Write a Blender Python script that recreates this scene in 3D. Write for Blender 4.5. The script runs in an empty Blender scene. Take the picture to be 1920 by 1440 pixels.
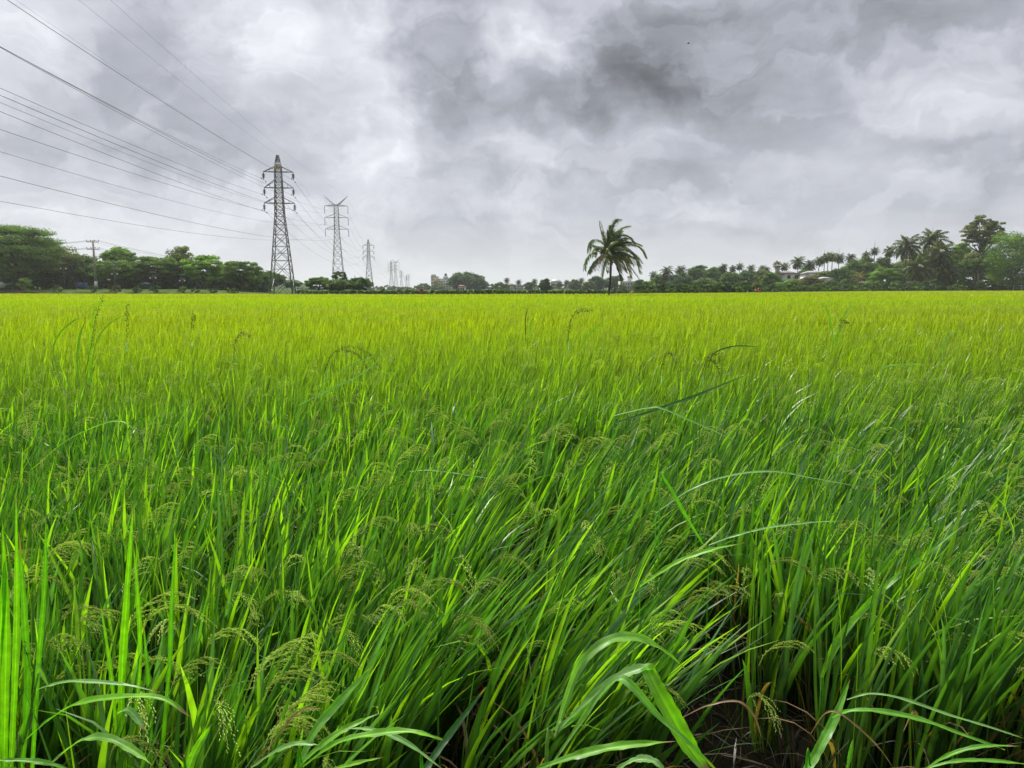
USE_DN = True
HAZE = 0.00015
DENS = 1.0
FARCOL = (.38, .475, .012)
FAR2COL = (.40, .44, .016)
import bpy, math, random
import numpy as np
from mathutils import Vector

R = math.radians
rng = np.random.default_rng(11)
random.seed(5)
sc = bpy.context.scene
COL = sc.collection
F = 1400.0                       # focal length in pixels of the 1920 wide photograph
CAMZ = 1.9

# ------------------------------------------------------------------ camera
pitch = math.atan(178.5 / F)
fw = Vector((0, math.cos(pitch), -math.sin(pitch)))
rt0 = Vector((1, 0, 0)); up0 = rt0.cross(fw)
ra = 0.0021
rt = rt0 * math.cos(ra) - up0 * math.sin(ra)
upv = rt.cross(fw)
cam_loc = Vector((0, 0, CAMZ))
from mathutils import Matrix
cd = bpy.data.cameras.new('camera'); cam = bpy.data.objects.new('camera', cd); COL.objects.link(cam)
m3 = Matrix((rt, upv, -fw)).transposed()
cam.matrix_world = Matrix.Translation(cam_loc) @ m3.to_4x4()
cd.sensor_width = 36; cd.lens = F / 1920 * 36; cd.clip_start = 0.05; cd.clip_end = 9000
sc.camera = cam

def at(px, py, Y):
    d = fw + rt * ((px - 960) / F) + upv * ((720 - py) / F)
    return cam_loc + d * (Y / d.y)

# ------------------------------------------------------------------ helpers
def tag(o, label=None, cat=None, group=None, kind=None):
    if label: o['label'] = label
    if cat: o['category'] = cat
    if group: o['group'] = group
    if kind: o['kind'] = kind
    return o

def empty(name, loc, label=None, cat=None, group=None, rz=0.0):
    o = bpy.data.objects.new(name, None); COL.objects.link(o)
    o.location = loc; o.rotation_euler = (0, 0, rz); o.empty_display_size = 0.3
    return tag(o, label, cat, group)

class MB:
    """collects quads and tris, then builds one mesh"""
    def __init__(s):
        s.v = []; s.q = []; s.t = []; s.c = []; s.n = 0; s.qm = []; s.tm = []
    def add(s, v, q=None, t=None, col=None, mi=0):
        v = np.asarray(v, dtype=np.float32).reshape(-1, 3)
        if col is None: col = (0.5, 0.5, 0.5)
        c = np.asarray(col, dtype=np.float32)
        if c.ndim == 1: c = np.tile(c, (len(v), 1))
        s.v.append(v); s.c.append(c)
        if q is not None and len(q):
            q = np.asarray(q, dtype=np.int32).reshape(-1, 4) + s.n; s.q.append(q); s.qm.append(np.full(len(q), mi, np.int32))
        if t is not None and len(t):
            t = np.asarray(t, dtype=np.int32).reshape(-1, 3) + s.n; s.t.append(t); s.tm.append(np.full(len(t), mi, np.int32))
        s.n += len(v)
    def bar(s, a, b, w, w2=None, col=None, mi=0):
        a = np.array(a, float); b = np.array(b, float); w2 = w if w2 is None else w2
        d = b - a; L = np.linalg.norm(d)
        if L < 1e-6: return
        d /= L
        h = np.array((0, 0, 1.0)) if abs(d[2]) < .9 else np.array((1.0, 0, 0))
        u = np.cross(d, h); u /= np.linalg.norm(u); v = np.cross(d, u)
        P = []
        for p, ww in ((a, w / 2), (b, w2 / 2)):
            for i, j in ((-1, -1), (1, -1), (1, 1), (-1, 1)): P.append(p + u * i * ww + v * j * ww)
        s.add(P, q=[(0, 1, 5, 4), (1, 2, 6, 5), (2, 3, 7, 6), (3, 0, 4, 7), (3, 2, 1, 0), (4, 5, 6, 7)], col=col, mi=mi)
    def box(s, x0, x1, y0, y1, z0, z1, col=None, mi=0):
        P = [(x0, y0, z0), (x1, y0, z0), (x1, y1, z0), (x0, y1, z0), (x0, y0, z1), (x1, y0, z1), (x1, y1, z1), (x0, y1, z1)]
        s.add(P, q=[(0, 1, 5, 4), (1, 2, 6, 5), (2, 3, 7, 6), (3, 0, 4, 7), (3, 2, 1, 0), (4, 5, 6, 7)], col=col, mi=mi)
    def tube(s, pts, rad, k=8, col=None, mi=0, cap=True):
        pts = np.array(pts, float); n = len(pts)
        rad = np.full(n, rad) if np.isscalar(rad) else np.array(rad)
        T = np.gradient(pts, axis=0); T /= np.linalg.norm(T, axis=1)[:, None] + 1e-9
        h = np.array((0.0, 1.0, 0.02)) if abs(T[0][2]) > .7 else np.array((0.0, 0.0, 1.0))
        U = np.cross(T, h); U /= np.linalg.norm(U, axis=1)[:, None] + 1e-9
        V = np.cross(T, U)
        a = np.arange(k) / k * 2 * math.pi
        P = pts[:, None, :] + rad[:, None, None] * (U[:, None, :] * np.cos(a)[None, :, None] + V[:, None, :] * np.sin(a)[None, :, None])
        q = []
        for i in range(n - 1):
            for j in range(k):
                q.append((i * k + j, i * k + (j + 1) % k, (i + 1) * k + (j + 1) % k, (i + 1) * k + j))
        P = P.reshape(-1, 3); t = []
        if cap:
            P = np.vstack([P, pts[:1], pts[-1:]])
            for j in range(k):
                t.append((n * k, (j + 1) % k, j)); t.append((n * k + 1, (n - 1) * k + j, (n - 1) * k + (j + 1) % k))
        s.add(P, q=q, t=t, col=col, mi=mi)
    def lathe(s, prof, c=(0, 0, 0), k=12, col=None, mi=0):
        P = []; q = []
        a = np.arange(k) / k * 2 * math.pi
        for r, z in prof:
            for x in a: P.append((c[0] + r * math.cos(x), c[1] + r * math.sin(x), c[2] + z))
        for i in range(len(prof) - 1):
            for j in range(k): q.append((i * k + j, i * k + (j + 1) % k, (i + 1) * k + (j + 1) % k, (i + 1) * k + j))
        s.add(P, q=q, col=col, mi=mi)
    def mesh(s, name):
        me = bpy.data.meshes.new(name)
        v = np.concatenate(s.v); c = np.concatenate(s.c)
        q = np.concatenate(s.q) if s.q else np.zeros((0, 4), np.int32)
        t = np.concatenate(s.t) if s.t else np.zeros((0, 3), np.int32)
        nl = q.size + t.size; npo = len(q) + len(t)
        me.vertices.add(len(v)); me.vertices.foreach_set('co', v.ravel())
        me.loops.add(nl); me.loops.foreach_set('vertex_index', np.concatenate([q.ravel(), t.ravel()]).astype(np.int32))
        me.polygons.add(npo)
        ls = np.concatenate([np.arange(len(q)) * 4, q.size + np.arange(len(t)) * 3]).astype(np.int32)
        me.polygons.foreach_set('loop_start', ls)
        mi = np.concatenate(s.qm + s.tm).astype(np.int32)
        me.polygons.foreach_set('material_index', mi)
        a = me.color_attributes.new('col', 'FLOAT_COLOR', 'POINT')
        cc = np.ones((len(v), 4), np.float32); cc[:, :3] = c
        a.data.foreach_set('color', cc.ravel())
        me.update(calc_edges=True)
        return me
    def build(s, name, mats, parent=None, smooth=False):
        me = s.mesh(name)
        if not isinstance(mats, (list, tuple)): mats = [mats]
        for m in mats: me.materials.append(m)
        if smooth: me.polygons.foreach_set('use_smooth', np.ones(len(me.polygons), bool))
        o = bpy.data.objects.new(name, me); COL.objects.link(o)
        if parent is not None: o.parent = parent
        return o

# ------------------------------------------------------------------ materials
def newmat(name):
    m = bpy.data.materials.new(name); m.use_nodes = True
    nt = m.node_tree; nt.nodes.clear()
    return m, nt, nt.nodes.new('ShaderNodeOutputMaterial')

def N(nt, t, **kw):
    n = nt.nodes.new(t)
    for k, v in kw.items():
        if k.startswith('i_'): n.inputs[k[2:].replace('_', ' ')].default_value = v
        else: setattr(n, k, v)
    return n

def leafmat(name, trans=0.45, tcol=(1.3, 1.5, 0.6), gloss=0.06, rough=0.4, nscale=3.0, namp=0.25, objvar=0.0):
    m, nt, out = newmat(name); L = nt.links.new
    at_ = N(nt, 'ShaderNodeAttribute', attribute_name='col')
    tc = N(nt, 'ShaderNodeTexCoord')
    nz = N(nt, 'ShaderNodeTexNoise'); nz.inputs['Scale'].default_value = nscale; nz.inputs['Detail'].default_value = 4
    L(tc.outputs['Object'], nz.inputs['Vector'])
    mr = N(nt, 'ShaderNodeMapRange'); mr.inputs['From Min'].default_value = .3; mr.inputs['From Max'].default_value = .7
    mr.inputs['To Min'].default_value = 1 - namp; mr.inputs['To Max'].default_value = 1 + namp
    L(nz.outputs['Fac'], mr.inputs['Value'])
    v = N(nt, 'ShaderNodeVectorMath', operation='SCALE')
    L(at_.outputs['Color'], v.inputs[0]); L(mr.outputs[0], v.inputs['Scale'])
    c = v.outputs[0]
    if objvar:
        oi = N(nt, 'ShaderNodeObjectInfo'); hs = N(nt, 'ShaderNodeHueSaturation')
        a = N(nt, 'ShaderNodeMapRange'); a.inputs['To Min'].default_value = .5 - .035; a.inputs['To Max'].default_value = .5 + .03
        b = N(nt, 'ShaderNodeMapRange'); b.inputs['To Min'].default_value = 1 - objvar; b.inputs['To Max'].default_value = 1 + objvar
        L(oi.outputs['Random'], a.inputs['Value']); L(oi.outputs['Random'], b.inputs['Value'])
        L(a.outputs[0], hs.inputs['Hue']); L(b.outputs[0], hs.inputs['Value']); L(c, hs.inputs['Color'])
        c = hs.outputs[0]
    tv = N(nt, 'ShaderNodeVectorMath', operation='MULTIPLY'); tv.inputs[1].default_value = tcol
    L(c, tv.inputs[0])
    d = N(nt, 'ShaderNodeBsdfDiffuse'); t = N(nt, 'ShaderNodeBsdfTranslucent'); g = N(nt, 'ShaderNodeBsdfGlossy')
    g.inputs['Roughness'].default_value = rough
    L(c, d.inputs['Color']); L(tv.outputs[0], t.inputs['Color'])
    mx = N(nt, 'ShaderNodeMixShader'); mx.inputs[0].default_value = trans
    L(d.outputs[0], mx.inputs[1]); L(t.outputs[0], mx.inputs[2])
    lw = N(nt, 'ShaderNodeLayerWeight'); lw.inputs['Blend'].default_value = .25
    mm = N(nt, 'ShaderNodeMath', operation='MULTIPLY_ADD'); mm.inputs[1].default_value = gloss * 2.2; mm.inputs[2].default_value = gloss
    L(lw.outputs['Fresnel'], mm.inputs[0])
    m2 = N(nt, 'ShaderNodeMixShader'); L(mm.outputs[0], m2.inputs[0]); L(mx.outputs[0], m2.inputs[1]); L(g.outputs[0], m2.inputs[2])
    L(m2.outputs[0], out.inputs[0])
    return m

def solid(name, col, rough=0.7, metal=0.0, var=0.2, scale=2.0, attr=False, bump=0.0, spec=.5):
    m, nt, out = newmat(name); L = nt.links.new
    b = N(nt, 'ShaderNodeBsdfPrincipled'); b.inputs['Roughness'].default_value = rough; b.inputs['Metallic'].default_value = metal; b.inputs['Specular IOR Level'].default_value = spec
    tc = N(nt, 'ShaderNodeTexCoord'); nz = N(nt, 'ShaderNodeTexNoise'); nz.inputs['Scale'].default_value = scale; nz.inputs['Detail'].default_value = 6
    L(tc.outputs['Object'], nz.inputs['Vector'])
    mr = N(nt, 'ShaderNodeMapRange'); mr.inputs['From Min'].default_value = .3; mr.inputs['From Max'].default_value = .7
    mr.inputs['To Min'].default_value = 1 - var; mr.inputs['To Max'].default_value = 1 + var
    L(nz.outputs['Fac'], mr.inputs['Value'])
    v = N(nt, 'ShaderNodeVectorMath', operation='SCALE'); L(mr.outputs[0], v.inputs['Scale'])
    if attr:
        a = N(nt, 'ShaderNodeAttribute', attribute_name='col'); L(a.outputs['Color'], v.inputs[0])
    else: v.inputs[0].default_value = col
    L(v.outputs[0], b.inputs['Base Color'])
    if bump:
        bp = N(nt, 'ShaderNodeBump'); bp.inputs['Strength'].default_value = bump; bp.inputs['Distance'].default_value = .05
        L(nz.outputs['Fac'], bp.inputs['Height']); L(bp.outputs[0], b.inputs['Normal'])
    L(b.outputs[0], out.inputs[0])
    return m

M_blade = leafmat('rice_blade', trans=.5, tcol=(1.3, 1.45, .38), gloss=.018, rough=.40, nscale=9, namp=.2)
M_grain = leafmat('rice_grain', trans=.35, tcol=(1.2, 1.2, .5), gloss=.02, rough=.5, nscale=20, namp=.2)
M_weed = leafmat('weed_leaf', trans=.5, tcol=(1.25, 1.6, .25), gloss=.024, rough=.38, nscale=45, namp=.18)
M_leaf = leafmat('tree_foliage', trans=.3, tcol=(1.2, 1.35, .5), gloss=.008, rough=.5, nscale=.35, namp=.25)
M_palm = leafmat('palm_frond', trans=.25, tcol=(1.2, 1.3, .5), gloss=.02, rough=.4, nscale=.8, namp=.25)
M_bark = solid('bark', (.10, .085, .065), .9, var=.4, scale=3, bump=.4)
M_palmbark = solid('palm_bark', (.055, .048, .04), .9, var=.4, scale=4, bump=.4)
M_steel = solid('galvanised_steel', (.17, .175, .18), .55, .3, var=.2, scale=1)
M_steel2 = solid('pale_and_hazed_steel', (.34, .35, .35), .55, .3, var=.15, scale=1)  # pale sheet metal; on far pylons the haze is put into its colour
M_wire = solid('aluminium_conductor', (.05, .05, .055), .6, .3, var=.1)
M_glass_ins = solid('dark_glass_insulator', (.02, .022, .025), .3, var=.1)
M_white = solid('white_paint', (.72, .71, .68), .7, var=.12, scale=.6)
M_cream = solid('cream_render', (.66, .62, .52), .8, var=.15, scale=.5)
M_grey = solid('grey_concrete', (.34, .33, .31), .85, var=.2, scale=.8, bump=.2)
M_roof = solid('weathered_roof_tiles', (.22, .19, .17), .85, var=.3, scale=1.5, bump=.3)
M_red = solid('red_sheet', (.30, .09, .055), .6, var=.2)
M_orange = solid('orange_machine_paint', (.50, .16, .045), .5, var=.15)
M_blue = solid('blue_sheet', (.03, .08, .36), .5, var=.15)
M_greenp = solid('green_sheet', (.02, .15, .11), .5, var=.15)
M_yellow = solid('ochre_render', (.55, .38, .10), .8, var=.15)
M_dark = solid('dark_window', (.025, .028, .03), .25, var=.1)
M_digit = solid('red_digit_paint', (.42, .035, .02), .6, var=.1)
M_rubber = solid('black_rubber', (.03, .03, .03), .8, var=.1)
# ------------------------------------------------------------------ world: overcast sky
wd = bpy.data.worlds.new('World'); sc.world = wd; wd.use_nodes = True
SUN_EL, SUN_AZ = 46.0, -25.0      # azimuth measured from +Y (view direction), negative = left
def build_world():
    nt = wd.node_tree; nt.nodes.clear(); L = nt.links.new
    out = N(nt, 'ShaderNodeOutputWorld'); bg = N(nt, 'ShaderNodeBackground'); bg.inputs['Strength'].default_value = 0.1
    L(bg.outputs[0], out.inputs[0])
    sky = N(nt, 'ShaderNodeTexSky'); sky.sky_type = 'NISHITA'; sky.sun_disc = False
    sky.sun_elevation = R(SUN_EL); sky.sun_rotation = R(SUN_AZ)
    tc = N(nt, 'ShaderNodeTexCoord')
    def M(op, a, b=None, c=None, clamp=False):
        n = N(nt, 'ShaderNodeMath', operation=op); n.use_clamp = clamp
        for i, x in enumerate((a, b, c)):
            if x is None: continue
            if isinstance(x, (int, float)): n.inputs[i].default_value = x
            else: L(x, n.inputs[i])
        return n.outputs[0]
    def V(op, a, b=None):
        n = N(nt, 'ShaderNodeVectorMath', operation=op)
        for i, x in enumerate((a, b)):
            if x is None: continue
            if isinstance(x, tuple): n.inputs[i].default_value = x
            else: L(x, n.inputs[i])
        return n
    sep = N(nt, 'ShaderNodeSeparateXYZ'); L(tc.outputs['Generated'], sep.inputs[0])
    X, Y, Z = sep.outputs
    az = M('ARCTAN2', X, Y); el = M('ARCSINE', Z)
    # cloud plane coordinates
    zz = M('ADD', M('MAXIMUM', Z, 0.0), 0.10)
    cx = M('DIVIDE', X, zz); cy = M('DIVIDE', Y, zz)
    pl = N(nt, 'ShaderNodeCombineXYZ'); L(cx, pl.inputs[0]); L(cy, pl.inputs[1])
    ae = N(nt, 'ShaderNodeCombineXYZ'); L(az, ae.inputs[0]); L(el, ae.inputs[1])
    # fbm on the plane
    def noise(vec, scale, detail, rough, dist=0.0, out='Fac', lac=2.0):
        n = N(nt, 'ShaderNodeTexNoise'); n.inputs['Scale'].default_value = scale; n.inputs['Detail'].default_value = detail
        n.inputs['Roughness'].default_value = rough; n.inputs['Distortion'].default_value = dist; n.inputs['Lacunarity'].default_value = lac
        L(vec, n.inputs['Vector']); return n.outputs[out]
    w1 = noise(ae.outputs[0], 7.0, 5, .55, out='Color')
    warp = V('MULTIPLY', V('SUBTRACT', w1, (.5, .5, .5)).outputs[0], (.22, .15, 0)).outputs[0]
    w2 = noise(ae.outputs[0], 22.0, 4, .5, out='Color')
    warp = V('ADD', warp, V('MULTIPLY', V('SUBTRACT', w2, (.5, .5, .5)).outputs[0], (.07, .05, 0)).outputs[0]).outputs[0]
    aew = V('ADD', ae.outputs[0], warp).outputs[0]
    n1 = noise(pl.outputs[0], .85, 7, .52, .25)
    stretch = V('MULTIPLY', aew, (1.0, 2.3, 1.0)).outputs[0]
    n2 = noise(stretch, 5.0, 8, .52, .35)
    n3 = noise(V('MULTIPLY', ae.outputs[0], (1.0, 2.6, 1.0)).outputs[0], 14.0, 5, .5, .2)
    val = M('MULTIPLY_ADD', M('SUBTRACT', n1, .5), .20, 0.71)
    val = M('MULTIPLY_ADD', M('SUBTRACT', n2, .5), .40, val)
    val = M('MULTIPLY_ADD', M('SUBTRACT', n3, .5), .22, val)
    # crisper edged cloud tufts
    def step_(x, a, b, lo, hi):
        m = N(nt, 'ShaderNodeMapRange'); m.interpolation_type = 'SMOOTHSTEP'; m.inputs['From Min'].default_value = a; m.inputs['From Max'].default_value = b
        m.inputs['To Min'].default_value = lo; m.inputs['To Max'].default_value = hi; L(x, m.inputs['Value']); return m.outputs[0]
    n4 = noise(V('MULTIPLY', aew, (1.0, 1.9, 1.0)).outputs[0], 4.2, 9, .56, .15)
    n5 = noise(V('ADD', V('MULTIPLY', aew, (1.0, 2.2, 1.0)).outputs[0], (3.1, 1.7, .4)).outputs[0], 7.5, 8, .55, .2)
    val = M('ADD', val, step_(n4, .48, .58, -.045, .05)); val = M('ADD', val, step_(n5, .48, .58, -.035, .04))
    for (px, py, sx, sy, amp) in BLOBS:
        r = at(px, py, 100) - cam_loc; r.normalize()
        a0 = math.atan2(r.x, r.y); e0 = math.asin(r.z)
        d = V('MULTIPLY', V('SUBTRACT', aew, (a0, e0, 0)).outputs[0], (F / sx, F / sy, 0)).outputs[0]
        dd = V('DOT_PRODUCT', d, d).outputs['Value']
        g = M('EXPONENT', M('MULTIPLY', dd, -1.0))
        val = M('MULTIPLY_ADD', g, amp, val)
    val = M('MAXIMUM', val, .12)
    # paler and smoother towards the horizon
    hz = N(nt, 'ShaderNodeMapRange'); hz.interpolation_type = 'SMOOTHSTEP'
    hz.inputs['From Min'].default_value = .0; hz.inputs['From Max'].default_value = .12
    hz.inputs['To Min'].default_value = 1.0; hz.inputs['To Max'].default_value = 0.0; L(el, hz.inputs['Value'])
    val = M('ADD', M('MULTIPLY', val, M('SUBTRACT', 1.0, M('MULTIPLY', hz.outputs[0], .72))), M('MULTIPLY', hz.outputs[0], .72 * HORIZ))
    # overcast sky grows brighter towards the zenith, most around the veiled sun
    zn = N(nt, 'ShaderNodeMapRange'); zn.interpolation_type = 'SMOOTHSTEP'
    zn.inputs['From Min'].default_value = .42; zn.inputs['From Max'].default_value = 1.2
    zn.inputs['To Min'].default_value = 1.0; zn.inputs['To Max'].default_value = ZENITH; L(el, zn.inputs['Value'])
    # unseen sky behind the viewer dimmed to darken the front of the rice
    back_dim = N(nt, 'ShaderNodeMapRange'); back_dim.interpolation_type = 'SMOOTHSTEP'; back_dim.inputs['From Min'].default_value = -.45; back_dim.inputs['From Max'].default_value = .35
    back_dim.inputs['To Min'].default_value = .27; back_dim.inputs['To Max'].default_value = 1.0; L(Y, back_dim.inputs['Value'])
    val = M('MULTIPLY', M('MULTIPLY', val, zn.outputs[0]), back_dim.outputs[0])
    # dim below the horizon
    ramp = N(nt, 'ShaderNodeValToRGB'); e = ramp.color_ramp.elements
    e[0].position = .15; e[0].color = (.88, .92, 1.0, 1); e[1].position = .9; e[1].color = (.95, .965, 1.03, 1)
    x = e.new(.5); x.color = (.885, .915, 1.045, 1)
    L(val, ramp.inputs[0])
    hc = N(nt, 'ShaderNodeMix', data_type='RGBA'); hc.inputs['B'].default_value = (.90, .94, 1.0, 1)
    L(M('MULTIPLY', hz.outputs[0], .8), hc.inputs['Factor']); L(ramp.outputs[0], hc.inputs['A'])
    cs = N(nt, 'ShaderNodeVectorMath', operation='SCALE'); L(hc.outputs['Result'], cs.inputs[0]); L(M('MULTIPLY', val, SKYGAIN), cs.inputs['Scale'])
    mx = N(nt, 'ShaderNodeMix', data_type='RGBA'); mx.inputs['Factor'].default_value = .96
    L(sky.outputs[0], mx.inputs['A']); L(cs.outputs[0], mx.inputs['B'])
    L(mx.outputs['Result'], bg.inputs['Color'])
# (px, py, sigma x, sigma y, brightness change) of the large cloud masses
BLOBS = [
 (30, 20, 140, 60, .24), (190, 190, 170, 110, -.17), (330, 60, 140, 70, -.14), (520, 90, 60, 90, .18), (560, 40, 120, 60, .05),
 (700, 150, 60, 130, .26), (830, 60, 100, 110, -.13), (800, 180, 90, 60, -.16), (985, 75, 95, 45, .34), (1190, 125, 130, 50, -.16), (1120, 50, 360, 150, -.15), (1090, 190, 200, 45, -.20),
 (1290, 80, 170, 90, -.13), (1450, 90, 150, 100, -.16), (1380, 210, 120, 50, -.14), (1750, 40, 200, 60, -.05), (1690, 210, 130, 60, .08), (1560, 270, 120, 40, -.08),
 (1850, 320, 110, 45, -.14), (1720, 110, 190, 80, -.12), (1500, 300, 200, 60, -.05), (1880, 200, 90, 60, -.05), (700, 320, 130, 55, .16), (880, 300, 110, 55, -.14), (560, 250, 120, 60, -.06), (300, 300, 180, 50, -.10),
 (120, 400, 180, 50, .20), (60, 300, 100, 30, .06), (980, 370, 160, 30, .05), (1150, 350, 260, 35, -.10), (1350, 430, 300, 22, -.08), (300, 440, 200, 30, .06), (900, 410, 220, 18, -.08), (1000, 250, 150, 40, .05),
]
HORIZ = .765; ZENITH = 4.6; SKYGAIN = 9.9
build_world()
wd.cycles.sampling_method = 'MANUAL'; wd.cycles.sample_map_resolution = 512

ld = bpy.data.lights.new('sun', 'SUN'); ld.energy = 4.7; ld.angle = R(9); ld.color = (1.0, .955, .88)
sun = bpy.data.objects.new('sun', ld); COL.objects.link(sun)
sd = Vector((math.sin(R(SUN_AZ)) * math.cos(R(SUN_EL)), math.cos(R(SUN_AZ)) * math.cos(R(SUN_EL)), math.sin(R(SUN_EL))))
sun.rotation_euler = sd.to_track_quat('Z', 'Y').to_euler(); sun.location = (0, 0, 60)

sc.view_settings.view_transform = 'Standard'; sc.view_settings.look = 'None'
sc.view_settings.exposure = 0.0; sc.view_settings.gamma = 1
cy = sc.cycles
cy.max_bounces = 10; cy.diffuse_bounces = 5; cy.glossy_bounces = 2; cy.transmission_bounces = 5; cy.transparent_max_bounces = 8
cy.volume_bounces = 1; cy.sample_clamp_indirect = 6; cy.caustics_reflective = False; cy.caustics_refractive = False
try: cy.use_denoising = USE_DN
except NameError: pass

# ------------------------------------------------------------------ ground
EPX = np.array([-400, 0, 250, 500, 700, 960, 1150, 1400, 1600, 1920, 2400], float)
EY = np.array([195, 190, 178, 158, 140, 134, 140, 168, 215, 250, 262], float)
EA = np.arctan((EPX - 960) / F)
def edge_r(az):                      # radial distance of the field's far edge
    return np.interp(az, EA, EY / np.cos(EA))
def gheight(x, y):
    x = np.asarray(x, float); y = np.asarray(y, float)
    r = np.hypot(x, y); az = np.arctan2(x, y); e = edge_r(np.clip(az, EA[0], EA[-1])); d = r - e
    sm = lambda t: np.clip(t, 0, 1) ** 2 * (3 - 2 * np.clip(t, 0, 1))
    left = sm((-az - .30) / .10)
    z = sm((d - 0.5) / 2.0) * (0.85 + .35 * left) + sm((d - 7) / 9) * (.75 * left)
    z = z + sm((r - 330) / 500) * .6 + sm((d - 48) / 30) * 3.0 * left
    near = np.maximum(np.abs(x) * 0, 1) * sm((1.75 - y) / .9) * .38
    return np.where(r < 60, near, z)
nr, na = 150, 240
rad = np.concatenate([[0], np.geomspace(.5, 60, 40), np.linspace(64, 300, 80), np.geomspace(310, 6000, nr - 121)])
azs = np.linspace(-math.pi, math.pi, na, endpoint=False)
RR, AA = np.meshgrid(rad, azs, indexing='ij')
GX = RR * np.sin(AA); GY = RR * np.cos(AA); GZ = gheight(GX, GY)
E = edge_r(np.clip(AA, EA[0], EA[-1])); D = RR - E
mud = np.array((.010, .009, .006)); grass = np.array((.07, .105, .03)); soil = np.array((.13, .085, .05))
gc = np.where((D < 1)[..., None], mud, grass)
brown = ((AA < -.557) & (D > 5) & (D < 15))
gc = np.where(brown[..., None], soil, gc)
gb = MB()
i, j = np.meshgrid(np.arange(len(rad) - 1), np.arange(na), indexing='ij'); i = i.ravel(); j = j.ravel(); j2 = (j + 1) % na
gb.add(np.stack([GX, GY, GZ], -1).reshape(-1, 3), q=np.stack([i * na + j, i * na + j2, (i + 1) * na + j2, (i + 1) * na + j], 1)[:, ::-1], col=gc.reshape(-1, 3))
M_ground = solid('ground_soil_and_grass', (0, 0, 0), .95, var=.35, scale=.6, attr=True, bump=.5, spec=0)
tag(gb.build('ground', M_ground, smooth=True), kind='structure')
# sandy track on the far bank
pb = MB()
for (p0, p1) in ((-380, 420), (1560, 2350)):
    pxs = np.linspace(p0, p1, 120); a = np.arctan((pxs - 960) / F); e = edge_r(a)
    V = []
    for k in (2.8, 5.6):
        x = (e + k) * np.sin(a); y = (e + k) * np.cos(a); V.append(np.stack([x, y, gheight(x, y) + .03], 1))
    n = len(pxs); V = np.concatenate(V); q = [(t, t + 1, n + t + 1, n + t) for t in range(n - 1)]
    pb.add(V, q=q)
M_path = solid('sandy_path', (.46, .40, .30), .9, var=.15, scale=1)
tag(pb.build('path', M_path), kind='structure')
# low far hill on the left of the pylon
hb = MB()
hx = np.linspace(-380, -215, 40); 
for k in range(39):
    pass
hyy = np.linspace(820, 980, 12)
HX, HY = np.meshgrid(hx, hyy, indexing='ij')
HZ = .5 + 14 * np.exp(-((HX + 272 + .0 * HY) / 34) ** 2 - ((HY - 900) / 45) ** 2) + 1.0 * np.sin(HX * .31) * np.exp(-((HX + 272) / 40) ** 2)
i, j = np.meshgrid(np.arange(39), np.arange(11), indexing='ij'); i = i.ravel(); j = j.ravel()
hb.add(np.stack([HX, HY, HZ], -1).reshape(-1, 3), q=np.stack([i * 12 + j, (i + 1) * 12 + j, (i + 1) * 12 + j + 1, i * 12 + j + 1], 1), col=(.05, .085, .03))
tag(hb.build('hill', M_ground, smooth=True), kind='structure')
# haze
if HAZE > 0:
    z = MB(); z.box(-2600, 2600, -120, 3300, -3, 62)
    hm, nt, out = newmat('haze_air'); pv = N(nt, 'ShaderNodeVolumePrincipled')
    pv.inputs['Color'].default_value = (.93, .96, 1, 1); pv.inputs['Density'].default_value = HAZE; pv.inputs['Anisotropy'].default_value = .2
    nt.links.new(pv.outputs[0], out.inputs['Volume'])
    tag(z.build('haze', hm), kind='stuff')
# ------------------------------------------------------------------ the rice
def norm(v): return v / (np.linalg.norm(v, axis=-1, keepdims=True) + 1e-9)

def blades(mb, base, L, W, az, tilt, bend, wind, col0, col1, nseg, vfold=False, twist=None, mi=0, kink=None, shade_low=False):
    """grass blades as ribbons; all arguments are arrays of n. col0 at the foot, col1 at the tip."""
    n = len(base)
    dirv = np.stack([np.cos(az), np.sin(az), np.zeros(n)], 1)
    if twist is None: twist = rng.normal(0, .6, n)
    sa = az + math.pi / 2 + twist
    side = np.stack([np.cos(sa), np.sin(sa), np.zeros(n)], 1)
    p = base.copy(); rows = []; cols = []
    K = 3 if vfold else 2
    for k in range(nseg + 1):
        t = k / nseg
        th = tilt + bend * t ** 1.6
        if kink is not None: th = th + kink * (t > .6)
        d = dirv * np.sin(th)[:, None] + np.array((0, 0, 1.0)) * np.cos(th)[:, None]
        d = norm(d + wind * (t ** 1.1) * np.cos(np.clip(th, 0, 1.5))[:, None])
        s = norm(side - d * (side * d).sum(1, keepdims=True))
        w = W * (min(1, .45 + 1.3 * t) if t < .5 else 1 - ((t - .5) / .5) ** 2.2 * .97)
        h = s * (w / 2)[:, None]
        f_ = min(1.0, max(0.0, (t - .15) / .6)) if shade_low else t  # shade painted into the lower part of each blade
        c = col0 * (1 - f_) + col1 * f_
        if vfold:
            nn = np.cross(s, d)
            rows.append(np.stack([p - h, p - nn * (w * .16)[:, None], p + h], 1)); cols.append(np.stack([c, c * 1.12, c], 1))
        else:
            rows.append(np.stack([p - h, p + h], 1)); cols.append(np.stack([c, c], 1))
        p = p + d * (L / nseg)[:, None]
    V = np.stack(rows, 1); C = np.stack(cols, 1)          # n, nseg+1, K, 3
    bi = (np.arange(n) * (nseg + 1) * K)[:, None, None]
    r = (np.arange(nseg) * K)[None, :, None]; kk = np.arange(K - 1)[None, None, :]
    a = (bi + r + kk).ravel()
    q = np.stack([a, a + 1, a + 1 + K, a + K], 1)
    mb.add(V.reshape(-1, 3), q=q, col=C.reshape(-1, 3), mi=mi)

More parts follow.
